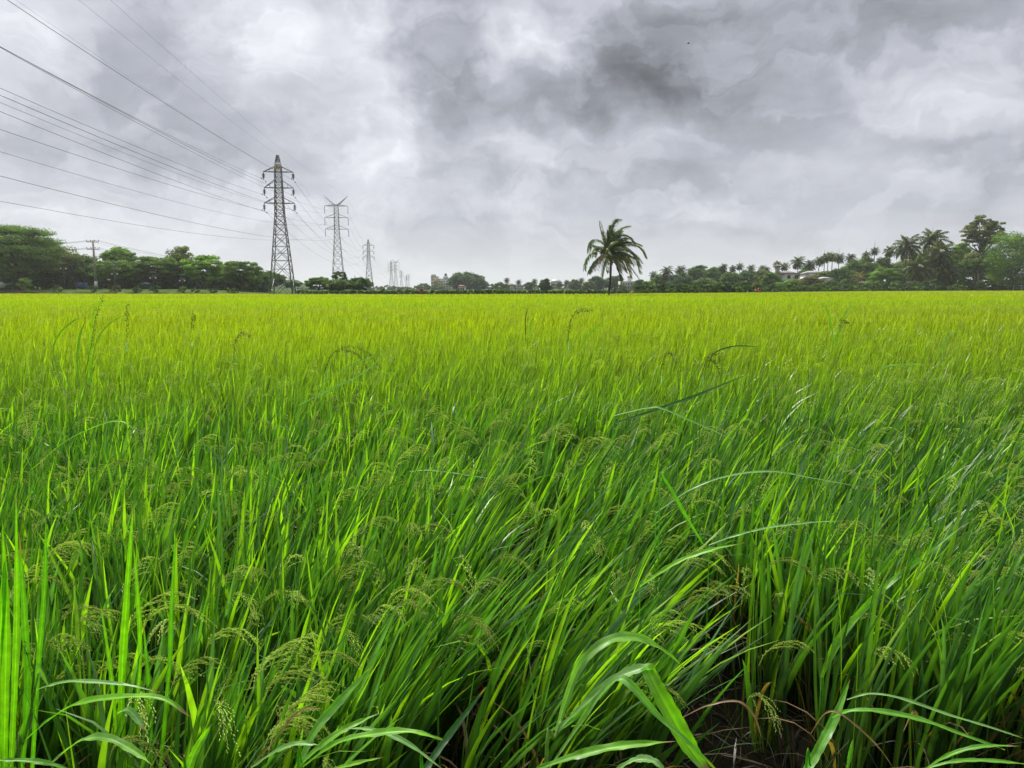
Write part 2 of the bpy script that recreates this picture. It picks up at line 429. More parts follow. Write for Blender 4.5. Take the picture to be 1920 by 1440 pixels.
def wedge(y0, y1, dens, kx=.84, pad=1.6):
    """random points in the visible wedge between two depths"""
    A = kx * (y1 * y1 - y0 * y0) + 2 * pad * (y1 - y0); n = int(A * dens * 1.0)
    m = int(n * (2 * (kx * y1 + pad) * (y1 - y0)) / A)
    y = rng.uniform(y0, y1, m); x = rng.uniform(-1, 1, m) * (kx * y1 + pad)
    k = np.abs(x) < kx * y + pad
    return x[k], y[k]

def lownoise(x, y, s=1.0, seed=0):
    r = np.random.default_rng(100 + seed); v = 0
    for o in range(4):
        f = s * 2 ** o * .9; ph = r.uniform(0, 6.3, 6); an = r.uniform(0, 6.3)
        v = v + (np.sin((x * math.cos(an) + y * math.sin(an)) * f + ph[0] + 1.3 * np.sin(y * f * .7 + ph[1])) * np.cos((y * math.cos(an) - x * math.sin(an)) * f * .8 + ph[2] + np.sin(x * f * .6 + ph[3]))) / 2 ** (o * .6)
    return v * .5

G_DEEP = np.array((.034, .110, .022)); G_MID = np.array((.095, .240, .028)); G_LIME = np.array((.25, .47, .022)); G_BLUE = np.array((.09, .22, .075)); G_FAR = np.array(FARCOL)
FOOT_SHADE = np.array((.030, .045, .014)); DEAD = np.array((.30, .19, .085))  # dark foot colour paints in the shade deep inside the crop

def windat(x, y):
    w = .22 + .17 * lownoise(x, y, .7, 1)
    near = np.exp(-np.maximum(y - 3.2, 0) / 3.0)
    w = w + near * .78 * np.clip((x + 1.5) / 1.6, 0, 1)
    w = w * (1 - .62 * np.clip((x - .75) / .25, 0, 1) * np.clip((2.1 - x) / .5, 0, 1) * np.clip((4.4 - y) / .8, 0, 1))
    w = w + .20 * np.clip((x - 1.0) / 3, 0, 1) * np.exp(-np.maximum(y - 3, 0) / 5)
    return w

def blade_colors(n, x, y, rip):
    u = rng.random(n)[:, None]; w = rng.random(n)[:, None]
    c = G_MID * (1 - u) + G_DEEP * u
    c = np.where(w > .80, G_LIME, c); c = np.where(w < .14, G_BLUE, c)
    c = c * (1 - rip[:, None]) + G_FAR * rng.uniform(.5, 1.3, (n, 1)) * rip[:, None]
    return c * rng.uniform(.85, 1.15, (n, 1))

def ripeness(x, y):
    r = np.clip(np.log(np.maximum(y, 1) / 6.0) / math.log(24 / 6.0), 0, 1) ** .9
    band = .20 * lownoise(x * .12, y * .3, 1.0, 4)
    return np.clip(r * (.93 + band) + 0 * x, 0, 1)

rice = MB()
def hill_rice(y0, y1, dens, nb, wmul, nseg, vfold, dead=.05):
    hx, hy = wedge(y0, y1, dens)
    # the hand-planted edge by the bund is ragged, with a dark gap right of the middle
    keep = np.ones(len(hx), bool)
    start = np.interp(hx, [-3, -1.0, -.3, .3, .8, 1.2, 2.2, 4], [1.75, 1.85, 2.15, 2.25, 2.4, 2.45, 2.35, 2.2])
    keep &= hy > start + rng.normal(0, .06, len(hx))
    keep &= ~((((hx - .74) / .24) ** 2 + ((hy - 3.0) / .85) ** 2) < 1)
    hx, hy = hx[keep], hy[keep]; nh = len(hx)
    n = nh * nb; ih = np.repeat(np.arange(nh), nb)
    bx = hx[ih] + rng.normal(0, .035, n); by = hy[ih] + rng.normal(0, .035, n)
    az = rng.uniform(0, 2 * math.pi, n)
    Lh = (.96 + .12 * lownoise(hx, hy, .6, 2))[ih] * (.58 + .54 * rng.random(n) ** .75)
    W = (.008 + .013 * rng.random(n) ** 1.3) * wmul
    tilt = np.abs(rng.normal(.10, .09, n)); bend = np.abs(rng.normal(.22, .28, n))
    long_ = rng.random(n) < .05; bend = np.where(long_, rng.uniform(.9, 1.7, n), bend); Lh = np.where(long_, Lh * 1.08, Lh)
    wv = windat(bx, by) * rng.uniform(.6, 1.35, n)
    wind = np.stack([wv, .10 * rng.normal(0, 1, n), -.0 * wv], 1)
    rip = ripeness(bx, by)
    c1 = blade_colors(n, bx, by, rip); c0 = FOOT_SHADE * .8 + c1 * .2
    dd = rng.random(n) < dead
    c1 = np.where(dd[:, None], DEAD * rng.uniform(.6, 1.2, (n, 1)), c1); c0 = np.where(dd[:, None], c1 * .8, c0)
    Lh = np.where(dd, Lh * .72, Lh); bend = np.where(dd, rng.uniform(.8, 2.0, n), bend); tilt = np.where(dd, tilt + .15, tilt); W = np.where(dd, W * .6, W)
    base = np.stack([bx, by, np.full(n, -.01)], 1)
    blades(rice, base, Lh, W, az, tilt, bend, wind, c0, c1, nseg, vfold, shade_low=True)
    return hx, hy

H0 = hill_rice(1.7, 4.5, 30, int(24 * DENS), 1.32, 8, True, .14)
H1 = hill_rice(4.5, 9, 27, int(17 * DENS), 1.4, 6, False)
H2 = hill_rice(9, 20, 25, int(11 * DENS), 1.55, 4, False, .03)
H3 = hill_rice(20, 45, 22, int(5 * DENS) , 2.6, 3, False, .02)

# --- panicles
def panicle_proto(seed, nbr, ngr, full):
    r = np.random.default_rng(seed); V = []; Fq = []; Ft = []; C = []; nv = 0
    Lr = .24; arch = r.uniform(.7, 2.5)
    def rach(t):
        n = 14; p = np.zeros(3); 
        for k in range(n):
            tt = t * (k + .5) / n; th = .25 + arch * tt ** 1.15
            p = p + np.array((math.sin(th), 0, math.cos(th))) * Lr * t / n
        return p
    def ribbon(pts, w, col):
        nonlocal nv
        pts = np.array(pts); d = np.gradient(pts, axis=0); s = norm(np.cross(d, np.array((.3, 1, .2))))
        v = np.stack([pts - s * w / 2, pts + s * w / 2], 1).reshape(-1, 3)
        V.append(v); C.append(np.tile(col, (len(v), 1)))
        for k in range(len(pts) - 1): Fq.append((nv + 2 * k, nv + 2 * k + 1, nv + 2 * k + 3, nv + 2 * k + 2))
        nv += len(v)
    stem = np.array((.36, .50, .12)); gcol = np.array((.52, .66, .15))
    ribbon([rach(t) for t in np.linspace(0.001, 1, 6)], .0022, stem)
    for b in range(nbr):
        t0 = .12 + .85 * b / nbr; o = rach(t0); a = r.uniform(0, 6.28)
        th = .25 + arch * t0; fwd = np.array((math.sin(th), 0, math.cos(th)))
        out = norm(fwd * 1.15 + np.array((math.cos(a) * .22, math.sin(a) * .36, .12)))
        Lb = .13 * r.uniform(.7, 1.1) * (1.05 - .4 * t0); pts = [o]; p = o.copy(); d = out.copy()
        for k in range(ngr):
            d = norm(d + np.array((.07, 0, -.16)) * (8.0 / ngr)); p = p + d * Lb / ngr; pts.append(p.copy())
            gl = .0105 * r.uniform(.85, 1.15) * (1.0 if full else 1.5); gw = gl * .32
            if k < 1: continue
            sd_ = norm(np.cross(d, r.normal(0, 1, 3))); gd = norm(d + sd_ * .35); c = p + sd_ * gw * .8
            u = norm(np.cross(gd, np.array((.1, .9, .3)))); w_ = np.cross(gd, u)
            col = gcol * r.uniform(.75, 1.25) * np.array((1, 1, r.uniform(.7, 1.3)))
            if full:
                ring = [c + (u * math.cos(x) + w_ * math.sin(x)) * gw / 2 for x in (0, 2.09, 4.19)]
                v = np.array([c - gd * gl / 2] + ring + [c + gd * gl / 2]); V.append(v); C.append(np.tile(col, (5, 1)))
                for x in range(3):
                    y_ = (x + 1) % 3
                    Ft.append((nv, nv + 1 + y_, nv + 1 + x)); Ft.append((nv + 4, nv + 1 + x, nv + 1 + y_))
                nv += 5
            else:
                v = np.array([c - gd * gl / 2, c + u * gw / 2, c + gd * gl / 2, c - u * gw / 2]); V.append(v); C.append(np.tile(col, (4, 1)))
                Fq.append((nv, nv + 1, nv + 2, nv + 3)); nv += 4
        ribbon(pts[::2] if len(pts) > 4 else pts, .0017 if full else .002, stem)
    return np.concatenate(V), np.array(Fq).reshape(-1, 4), np.array(Ft).reshape(-1, 3), np.concatenate(C)

def scatter_panicles(hx, hy, per, protos, zlo=.60, zhi=.86, sc_=(.85, 1.25)):
    n = int(len(hx) * per); idx = rng.integers(0, len(hx), n)
    bx = hx[idx] + rng.normal(0, .05, n); by = hy[idx] + rng.normal(0, .05, n)
    wv = windat(bx, by)
    # patches where many heads show, patches where leaves cover them
    patch = lownoise(bx, by, 1.1, 7); k = patch > rng.uniform(-.9, .7, n)
    bx, by, wv = bx[k], by[k], wv[k]; n = len(bx)
    az = rng.normal(0, 1.0, n); hgt = rng.uniform(zlo, zhi, n); lean = wv * rng.uniform(.35, .8, n)
    top = np.stack([bx + hgt * lean, by + rng.normal(0, .05, n), hgt], 1)
    base = np.stack([bx, by, np.zeros(n)], 1); W = np.full(n, .004)
    # stems
    d = top - base; Ls = np.linalg.norm(d, axis=1); a2 = np.arctan2(d[:, 1], d[:, 0]); ti = np.arccos(d[:, 2] / Ls)
    blades(rice, base, Ls, W, a2, ti, np.zeros(n), np.zeros((n, 3)), np.tile(G_DEEP * 1.3, (n, 1)), np.tile(np.array((.2, .32, .05)), (n, 1)), 2, False)
    pid = rng.integers(0, len(protos), n)
    for k, (V, q, t, C) in enumerate(protos):
        s = np.where(pid == k)[0]; m = len(s)
        if not m: continue
        c, sn = np.cos(az[s]), np.sin(az[s]); scl = rng.uniform(*sc_, m)
        x = (V[None, :, 0] * c[:, None] - V[None, :, 1] * sn[:, None]) * scl[:, None]
        y = (V[None, :, 0] * sn[:, None] + V[None, :, 1] * c[:, None]) * scl[:, None]
        z = V[None, :, 2] * scl[:, None]
        P = np.stack([x, y, z], -1) + top[s][:, None, :]
        off = (np.arange(m) * len(V))[:, None, None]
        cc = np.tile(C[None], (m, 1, 1)) * rng.uniform(.75, 1.2, (m, 1, 1))
        rice.add(P.reshape(-1, 3), q=(q[None] + off).reshape(-1, 4) if len(q) else None, t=(t[None] + off).reshape(-1, 3) if len(t) else None, col=cc.reshape(-1, 3), mi=1)

# dry leaves and straw lying on the mud between the front hills
nl = 1500; lx = rng.uniform(-1.2, 3.4, nl); ly = rng.uniform(1.9, 4.2, nl)
cl = np.where(rng.random(nl)[:, None] < .3, np.array((.07, .052, .026)), np.array((.025, .020, .011))) * rng.uniform(.5, 1.3, (nl, 1))
blades(rice, np.stack([lx, ly, np.full(nl, .012)], 1), rng.uniform(.06, .26, nl), rng.uniform(.004, .010, nl), rng.uniform(0, 6.3, nl), rng.uniform(1.2, 1.5, nl), rng.uniform(-.1, .5, nl), np.zeros((nl, 3)), cl, cl * 1.2, 4, False)
ns = 700; sx_ = rng.uniform(.2, 3.4, ns); sy_ = rng.uniform(2.1, 3.9, ns)
cs_ = np.where(rng.random(ns)[:, None] < .6, np.array((.05, .042, .02)), np.array((.025, .042, .012))) * rng.uniform(.6, 1.3, (ns, 1))
blades(rice, np.stack([sx_, sy_, np.zeros(ns)], 1), rng.uniform(.12, .5, ns), rng.uniform(.003, .006, ns), rng.uniform(0, 6.3, ns), rng.uniform(.05, .6, ns), rng.uniform(.3, 1.9, ns), np.tile(np.array((.2, 0, 0)), (ns, 1)), cs_, cs_, 6, False)
PF = [panicle_proto(s, 12, 13, True) for s in range(10)]
PM = [panicle_proto(30 + s, 7, 6, False) for s in range(6)]
PL = [panicle_proto(60 + s, 4, 4, False) for s in range(4)]
scatter_panicles(*H0, 2.6, PF, .50, .78, (.75, 1.1))
scatter_panicles(*H1, 1.6, PF[:6], .52, .80, (.75, 1.1))
scatter_panicles(*H2, .5, PM, .60, .84, (.8, 1.1))
for a_ in range(1): scatter_panicles(*H3, .2, PL, .72, .95, (1.1, 1.7))

# --- far canopy: short broad tufts standing out of a closed canopy sheet
def far_rice(y0, y1, dens, wd_, ln):
    x, y = wedge(y0, y1, dens, .80, 3)
    r = np.hypot(x, y); k = r < edge_r(np.clip(np.arctan2(x, y), EA[0], EA[-1])) - .9 + .9 * lownoise(x * .15, y * .15, 1, 8)
    x, y = x[k], y[k]; n = len(x)
    base = np.stack([x, y, .93 - ln * .75 + .07 * lownoise(x * .12, y * .35, 1, 15)], 1)
    rip = ripeness(x, y); tone = 1 + .14 * lownoise(x * .05, y * .22, 1, 5)
    # riper and greener strips of the field, as the crop grows
    strip = np.clip((y - 58) / 40, 0, 1); g = (FAR2 - G_FAR) * strip[:, None]
    c = (G_FAR + g) * (tone * rng.uniform(.7, 1.28, n))[:, None]
    grn = rng.random(n) < .25; c = np.where(grn[:, None], c * np.array((.55, .85, 1.0)), c)
    blades(rice, base, rng.uniform(.7, 1.25, n) * ln, rng.uniform(.6, 1.3, n) * wd_, rng.uniform(0, 6.3, n), np.abs(rng.normal(.1, .15, n)), np.abs(rng.normal(.4, .3, n)),
           np.stack([np.full(n, .3), np.zeros(n), np.zeros(n)], 1), c * .85, c, 2, False)
FAR2 = np.array(FAR2COL)
far_rice(45, 80, 34 * DENS, .035, .42)
far_rice(80, 262, 7 * DENS, .08, .45)
# closed canopy sheet under the tufts
cb = 46; rr = np.concatenate([np.linspace(cb, 264, 160)]); aa = np.linspace(EA[0] * 1.0, EA[-1], 200)
RA, AAA = np.meshgrid(rr, aa, indexing='ij'); e = edge_r(AAA) - .6; RA2 = np.minimum(RA, e)
SX = RA2 * np.sin(AAA); SY = RA2 * np.cos(AAA); SZ = np.where(RA > e, 0.0, .72 + .03 * lownoise(SX, SY, 1.2, 9)); SZ[0] = 0
i, j = np.meshgrid(np.arange(len(rr) - 1), np.arange(199), indexing='ij'); i = i.ravel(); j = j.ravel()
sheetcol = (G_FAR * .8)[None] * (1 + .2 * lownoise(SX.ravel(), SY.ravel(), .8, 3))[:, None]
rice.add(np.stack([SX, SY, SZ], -1).reshape(-1, 3), q=np.stack([i * 200 + j, (i + 1) * 200 + j, (i + 1) * 200 + j + 1, i * 200 + j + 1], 1), col=sheetcol, mi=0)
ro = rice.build('rice_field', [M_blade, M_grain])
tag(ro, 'dense green rice crop heading out across the whole field', 'rice', kind='stuff')
print('RICE faces', len(ro.data.polygons))
del rice
# ------------------------------------------------------------------ trees
TC = {'dark': (.075, .14, .034), 'mid': (.105, .175, .040), 'bright': (.145, .255, .036), 'olive': (.135, .17, .05), 'blue': (.075, .135, .058),
      'lime': (.12, .25, .02), 'brown': (.12, .115, .045), 'pale': (.10, .135, .055)}
def zground(x, y): return float(gheight(x, y))

def crown_mesh(r, cx, cz, rx, ry, rz, shape, col, leaf, ncl, per):
    """clumps of small leaf faces spread through a crown; local coordinates"""
    cen = []; k = 0
    while len(cen) < ncl and k < 9000:
        k += 1
        p = r.uniform(-1, 1, 3); d = np.linalg.norm(p)
        if d > 1: continue
        if shape == 'dome':
            if d < .55 or (p[2] < -.45 and r.random() < .6): continue
        elif shape == 'umbrella':
            if p[2] < -.1 and abs(p[0]) < .5 and r.random() < .8: continue
            lay = round(p[2] * 2.5) / 2.5; p[2] = p[2] * .50 + lay * .50
            if d < .4: continue
        elif shape == 'sparse':
            if d < .45 or r.random() < .25: continue
        elif shape == 'tall':
            if d < .3: continue
            p[0] *= .75 + .4 * math.sin(p[2] * 4 + k)
        elif shape == 'full':
            if d < .5: continue
        cen.append(p)
    cen = np.array(cen)
    jit = 1 + (.16 if shape == 'sparse' else .10) * np.sin(cen[:, 0] * 5 + r.uniform(0, 6)) * np.cos(cen[:, 2] * 4 + r.uniform(0, 6))
    C = cen * np.array((rx, ry, rz)) * .84 * jit[:, None] + np.array((cx, 0, cz))
    m = len(C); rc = {'dome': .29, 'umbrella': .27, 'sparse': .145, 'tall': .30, 'full': .25}[shape] * (rx * rz) ** .5
    cr = rc * r.uniform(.6, 1.3, m); flat = {'umbrella': .48, 'dome': .62, 'sparse': .6, 'tall': .7, 'full': .75}[shape]
    tone = r.uniform(.6, 1.4, m)
    ids = np.repeat(np.arange(m), per); n = len(ids)
    u = norm(r.normal(0, 1, (n, 3))); u[:, 2] = np.where(u[:, 2] < -.2, u[:, 2] * .4, u[:, 2])
    rad_ = r.uniform(.45, 1.0, n) ** .6 * (1 + .25 * r.normal(0, .5, n))
    P = C[ids] + u * (cr[ids] * rad_)[:, None] * np.array((1, 1, flat))
    nn = norm(u * .9 + r.normal(0, .55, (n, 3)) + np.array((0, 0, .35)))
    a = norm(np.cross(nn, r.normal(0, 1, (n, 3)))); b = np.cross(nn, a)
    s = leaf * r.uniform(.55, 1.35, n); w = s * r.uniform(.4, .75, n)
    V = np.stack([P - a * s[:, None] / 2, P + b * w[:, None] / 2, P + a * s[:, None] / 2, P - b * w[:, None] / 2], 1)
    q = np.arange(n * 4).reshape(n, 4)
    cc = np.array(col)[None] * (tone[ids] * r.uniform(.75, 1.25, n))[:, None] * np.stack([r.uniform(.85, 1.2, n), np.ones(n), r.uniform(.8, 1.2, n)], 1)
    mb = MB(); mb.add(V.reshape(-1, 3), q=q, col=np.repeat(cc, 4, axis=0))
    return mb, C

NSEED = [100]
def tree(name, label, cat, px, top, w, Y, cbot, shape='dome', col='mid', group=None, leaf=.42, ncl=60, per=90, zb=None, trunkcol=None, lean=0.0, depth=.85):
    ncl = int(ncl * 1.5); per = int(per * 1.6); leaf *= 1.08
    NSEED[0] += 1; r = np.random.default_rng(NSEED[0])
    pt = at(px, top, Y); base_z = zground(pt.x, Y) if zb is None else zb
    H = pt.z - base_z; W = w / F * Y; cb = at(px, cbot, Y).z - base_z
    root = empty(name, (pt.x, Y, base_z), label, cat, group)
    cz = (H + cb) / 2; rz = max((H - cb) / 2, .5)
    mb, C = crown_mesh(r, 0, cz, W / 2, W / 2 * depth, rz, shape, np.array(TC[col]) * (1.38 if px < 520 else 1.25), leaf, ncl, per)
    mb.build('crown', M_leaf, root)
    tb = MB(); tw = max(.012 * H + .02 * W, .08)
    fork = max(cb * .95, H * .22)
    tp = [(lean * -1.0 * (1 - t) * H * .3, .0, t * fork - .3 * (t == 0)) for t in np.linspace(0, 1, 6)]
    tp = [(x + .12 * tw * math.sin(i * 2.1), y, z) for i, (x, y, z) in enumerate(tp)]
    tb.tube(tp, np.linspace(tw * 1.25, tw * .8, 6), 8)
    idx = r.choice(len(C), min(len(C), 14 if shape == 'sparse' else 9), replace=False)
    for i in idx:
        e = C[i]; m = np.array(tp[-1]) * .5 + e * .5 + np.array((0, 0, -.12 * H)) * .5
        s = np.array(tp[-1]); pts = [(1 - t) ** 2 * s + 2 * t * (1 - t) * m + t * t * e for t in np.linspace(0, 1, 6)]
        tb.tube(pts, np.linspace(tw * .55, tw * .12, 6), 5, cap=False)
    tb.build('trunk', M_bark if trunkcol is None else trunkcol, root)
    return root

def bush(label, px, top, w, Y, col, group, name='shrub', cat='shrub', ncl=16, per=110, leaf=.26, bot=None):
    NSEED[0] += 1; r = np.random.default_rng(NSEED[0])
    pt = at(px, top, Y); bz = zground(pt.x, Y); H = max(pt.z - bz, .6); W = w / F * Y
    root = empty(name, (pt.x, Y, bz), label, cat, group)
    mb, C = crown_mesh(r, 0, H * .52, W / 2, W / 2, H * .52, 'full', TC[col], leaf, ncl, per)
    mb.build('foliage', M_leaf, root)
    tb = MB()
    for i in range(5): tb.tube([(0, 0, -.1), (C[i][0] * .4, C[i][1] * .4, H * .25), tuple(C[i])], [.06, .045, .02], 5, cap=False)
    tb.build('stem', M_bark, root)
    return root

# ------------------------------------------------------------------ palms
def frond_into(mb, p0, p1, p2, leafL, m, wdt, r, col, wind=(.35, 0, -.55), two=True, rw=.05):
    """one pinnate frond along a quadratic curve p0,p1,p2"""
    p0, p1, p2 = map(lambda p: np.array(p, float), (p0, p1, p2))
    B = lambda t: (1 - t) ** 2 * p0 + 2 * t * (1 - t) * p1 + t * t * p2
    pts = [B(t) for t in np.linspace(0, 1, 9)]
    mb.tube(pts, np.linspace(rw, rw * .25, 9), 4, col=np.array((.16, .17, .05)), cap=False)
    wind = np.array(wind, float)
    V = []; q = []; C = []
    for k in range(m):
        t = .14 + .86 * k / (m - 1) + r.uniform(-.006, .006); t = min(max(t, 0), 1)
        o = B(t); d = B(min(t + .02, 1.02)) - B(t - .02); d /= np.linalg.norm(d) + 1e-9
        s = np.cross(d, (0, 0, 1.0)); s /= np.linalg.norm(s) + 1e-6; up_ = np.cross(s, d)
        L = leafL * (.45 + .95 * math.sin(math.pi * min(1, .12 + .82 * t)) ** .8) * r.uniform(.8, 1.12)
        if r.random() < .04: continue
        for sg in (-1, 1):
            a = s * sg * .8 + d * .55 + up_ * .25 + r.normal(0, .10, 3); a /= np.linalg.norm(a)
            mid = o + a * L * .5 + wind * L * .10
            b = a * .45 + wind * r.uniform(.7, 1.2) + d * .15; b /= np.linalg.norm(b)
            tip = mid + b * L * .55
            ww = np.cross(a, (0.2, .3, 1)); ww /= np.linalg.norm(ww) + 1e-6; ww = ww * wdt / 2
            n0 = len(V); V += [o - ww * .5, o + ww * .5, mid + ww, mid - ww, tip + ww * .12, tip - ww * .12]
            q += [(n0, n0 + 1, n0 + 2, n0 + 3), (n0 + 3, n0 + 2, n0 + 4, n0 + 5)]
            cc = np.array(col) * r.uniform(.7, 1.3); C += [cc] * 6
    mb.add(V, q=q, col=np.array(C))

def palm_crown(r, Lf, nf, m, wdt, col, leafL, wind, lo=-.9):
    mb = MB(); ga = 2.39996; a0 = r.uniform(0, 6)
    for i in range(nf):
        f = i / (nf - 1); a = a0 + ga * i + r.uniform(-.2, .2)
        e = 1.35 - (1.35 - lo) * f ** .85
        L = Lf * r.uniform(.82, 1.1) * (.8 + .2 * math.sin(math.pi * f))
        h = np.array((math.cos(a), math.sin(a), 0))
        p1 = (h * math.cos(e) + np.array((0, 0, math.sin(e)))) * L * .55
        dr = (.35 + .35 * f) * L
        p2 = p1 + (h * math.cos(e - .75) + np.array((0, 0, math.sin(e - .75)))) * L * .5 + np.array(wind) * L * .16
        c = np.array(col) * r.uniform(.8, 1.25)
        if f > .85 and r.random() < .6: c = np.array((.20, .15, .05)) * r.uniform(.7, 1.2)
        frond_into(mb, (0, 0, 0), p1, p2, leafL, m, wdt, r, c, wind=(wind[0] * .7, wind[1] * .7, -.75), rw=.05)
    return mb
WIND = (.55, .1, 0)
PCOL = (.10, .14, .032)
PROTO = []
for s in range(5):
    r = np.random.default_rng(700 + s)
    mb = palm_crown(r, 4.3, 28, 28, .2, PCOL, 1.15, WIND); me = mb.mesh('crown'); me.materials.append(M_palm); PROTO.append(me)
PTR = []
for s in range(3):
    mb = MB(); bd = (.5, -.7, .2)[s]
    mb.tube([(bd * math.sin(t * 2.2) * .8, 0, t * 1.0 - .01) for t in np.linspace(0, 1, 10)], np.linspace(1, .6, 10), 8); me = mb.mesh('trunk'); me.materials.append(M_palmbark); PTR.append((me, bd * math.sin(2.2) * .8))
def palm(label, px, cy_, Y, size, group=None, name='coconut_palm', k=None, crown_r=None):
    """cy_ = pixel height of the crown's centre, size = frond reach in photo pixels"""
    NSEED[0] += 1; r = np.random.default_rng(NSEED[0]); k = NSEED[0] if k is None else k
    p = at(px, cy_, Y); bz = zground(p.x, Y); H = p.z - bz
    root = empty(name, (p.x, Y, bz), label, 'palm', group)
    me, off = PTR[k % 3]
    t = bpy.data.objects.new('trunk', me); COL.objects.link(t); t.parent = root; t.scale = (.19, .19, H); t.location = (-off * .19, 0, 0)
    c = bpy.data.objects.new('crown', PROTO[k % 5]); COL.objects.link(c); c.parent = root
    s = size / F * Y / 4.4; c.scale = (s, s, s * r.uniform(.95, 1.1)); c.location = (0, 0, H - .1); c.rotation_euler = (0, 0, 0)
    return root

# the lone palm, frond by frond as it stands in the wind
PY = 117.0
pc = at(1144, 474, PY); pb_ = at(1142.5, 556, PY)
lone = empty('coconut_palm', (pb_.x, PY, 0), 'lone tall coconut palm standing by itself at the field edge, windblown fronds', 'palm')
r = np.random.default_rng(42); Hc = pc.z
LB = np.array((pb_.x, PY, 0))
tb = MB()
tpts = [(1141.5, 560), (1142, 548), (1144, 530), (1145, 510), (1145.5, 492), (1145, 476)]
tw = [at(a, b, PY) for a, b in tpts]; tw = [np.array(p) - LB for p in tw]; tw[0][2] = -.1
ts = np.linspace(0, 5, 24); TW = np.stack([np.interp(ts, range(6), [p[i] for p in tw]) for i in range(3)], 1)
rad_ = .17 + .12 * np.exp(-ts * 2.2) + .012 * np.sin(ts * 14)
tb.tube(TW, rad_, 10); tb.build('trunk', M_palmbark, lone, smooth=True)
def cpx(cx, cyv, dy): return np.array(at(1040 + cx / 6, 390 + cyv / 6, PY + dy)) - LB
green = np.array((.13, .21, .04)); yel = np.array((.27, .28, .05)); palegreen = np.array((.17, .23, .05)); dk = np.array((.085, .14, .035)); brn = np.array((.20, .155, .055))  # frond tones from yellowish and pale green to dark and brown
FR = [ # mid (cx,cy), tip, depth mid, depth tip, leaflet length, colour
 ((540, 330), (505, 150), .5, 1, .42, dk), ((555, 400), (530, 260), -.4, -.8, .6, palegreen), ((600, 260), (735, 135), .4, .6, .95, green), ((640, 240), (690, 130), -.3, .2, .9, dk),
 ((690, 280), (840, 205), .6, 1.4, .85, palegreen), ((650, 330), (740, 260), -1.2, -1.8, .9, green), ((620, 330), (610, 200), -.8, -1.2, .8, dk),
 ((740, 300), (880, 385), -.6, -1.2, .95, green), ((780, 380), (975, 425), .5, 1.3, .75, palegreen), ((880, 400), (1015, 550), -.6, -1.2, .8, green), ((820, 470), (985, 615), .8, 1.5, .6, green),
 ((840, 470), (950, 715), -.9, -1.5, .95, palegreen), ((780, 580), (950, 805), .3, .7, .6, dk), ((760, 540), (850, 770), -1.4, -2, .85, yel), ((690, 620), (735, 800), -.7, -1.0, .8, dk),
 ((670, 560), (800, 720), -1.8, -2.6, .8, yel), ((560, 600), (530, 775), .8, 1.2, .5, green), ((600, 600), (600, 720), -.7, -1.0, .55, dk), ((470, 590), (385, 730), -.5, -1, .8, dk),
 ((410, 500), (335, 690), .6, 1, .75, green), ((450, 340), (380, 500), -.5, -1.0, .7, green), ((480, 430), (440, 545), .9, 1.6, .7, palegreen), ((520, 460), (430, 420), 1.5, 2.4, .7, dk),
 ((600, 480), (600, 620), -2.2, -2.8, .6, yel), ((500, 560), (470, 690), -1.6, -2.4, .75, brn), ((700, 440), (790, 470), -2.4, -3.6, .8, palegreen), ((720, 420), (860, 500), 2.0, 3.3, .8, dk),
 ((640, 420), (700, 380), -2.0, -3.0, .8, palegreen), ((780, 500), (890, 640), 2.0, 3.2, .8, brn), ((580, 400), (640, 330), 1.9, 2.8, .8, dk), ((740, 560), (810, 700), 1.8, 2.6, .7, dk)]
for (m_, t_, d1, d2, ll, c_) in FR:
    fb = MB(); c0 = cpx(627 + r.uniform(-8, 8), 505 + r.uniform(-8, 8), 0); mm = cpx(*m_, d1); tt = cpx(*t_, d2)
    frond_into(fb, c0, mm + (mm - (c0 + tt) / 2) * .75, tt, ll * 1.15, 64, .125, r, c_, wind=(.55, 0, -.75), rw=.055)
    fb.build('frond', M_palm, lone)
for i in range(22):
    fb = MB(); c0 = cpx(627, 505, 0); a_ = i * 2.4; e_ = -.2 + 1.6 * ((i * 7) % 22) / 21; LL = r.uniform(3.4, 4.6)
    h_ = np.array((math.cos(a_) * .75, math.sin(a_), 0)); mm = c0 + (h_ * math.cos(e_) + np.array((.15, 0, math.sin(e_)))) * LL * .55; tt = mm + (h_ * .5 + np.array((.35, 0, -.50 + .75 * e_))) * LL * .5
    frond_into(fb, c0, mm, tt, r.uniform(.8, 1.0), 60, .125, r, [green, palegreen, dk, green, dk][i % 5], wind=(.55, 0, -.75), rw=.055)
    fb.build('frond', M_palm, lone)
nb = MB()
for i in range(7):
    a = i * .9; nb.lathe([(0, -.16), (.1, -.1), (.13, 0), (.1, .1), (0, .15)], tuple(pc_ for pc_ in (cpx(627, 530, 0) + np.array((math.cos(a) * .3, math.sin(a) * .3, -.05 * i)))), 8)
nb.build('coconut_cluster', solid('coconut_husk', (.16, .13, .04), .6), lone)

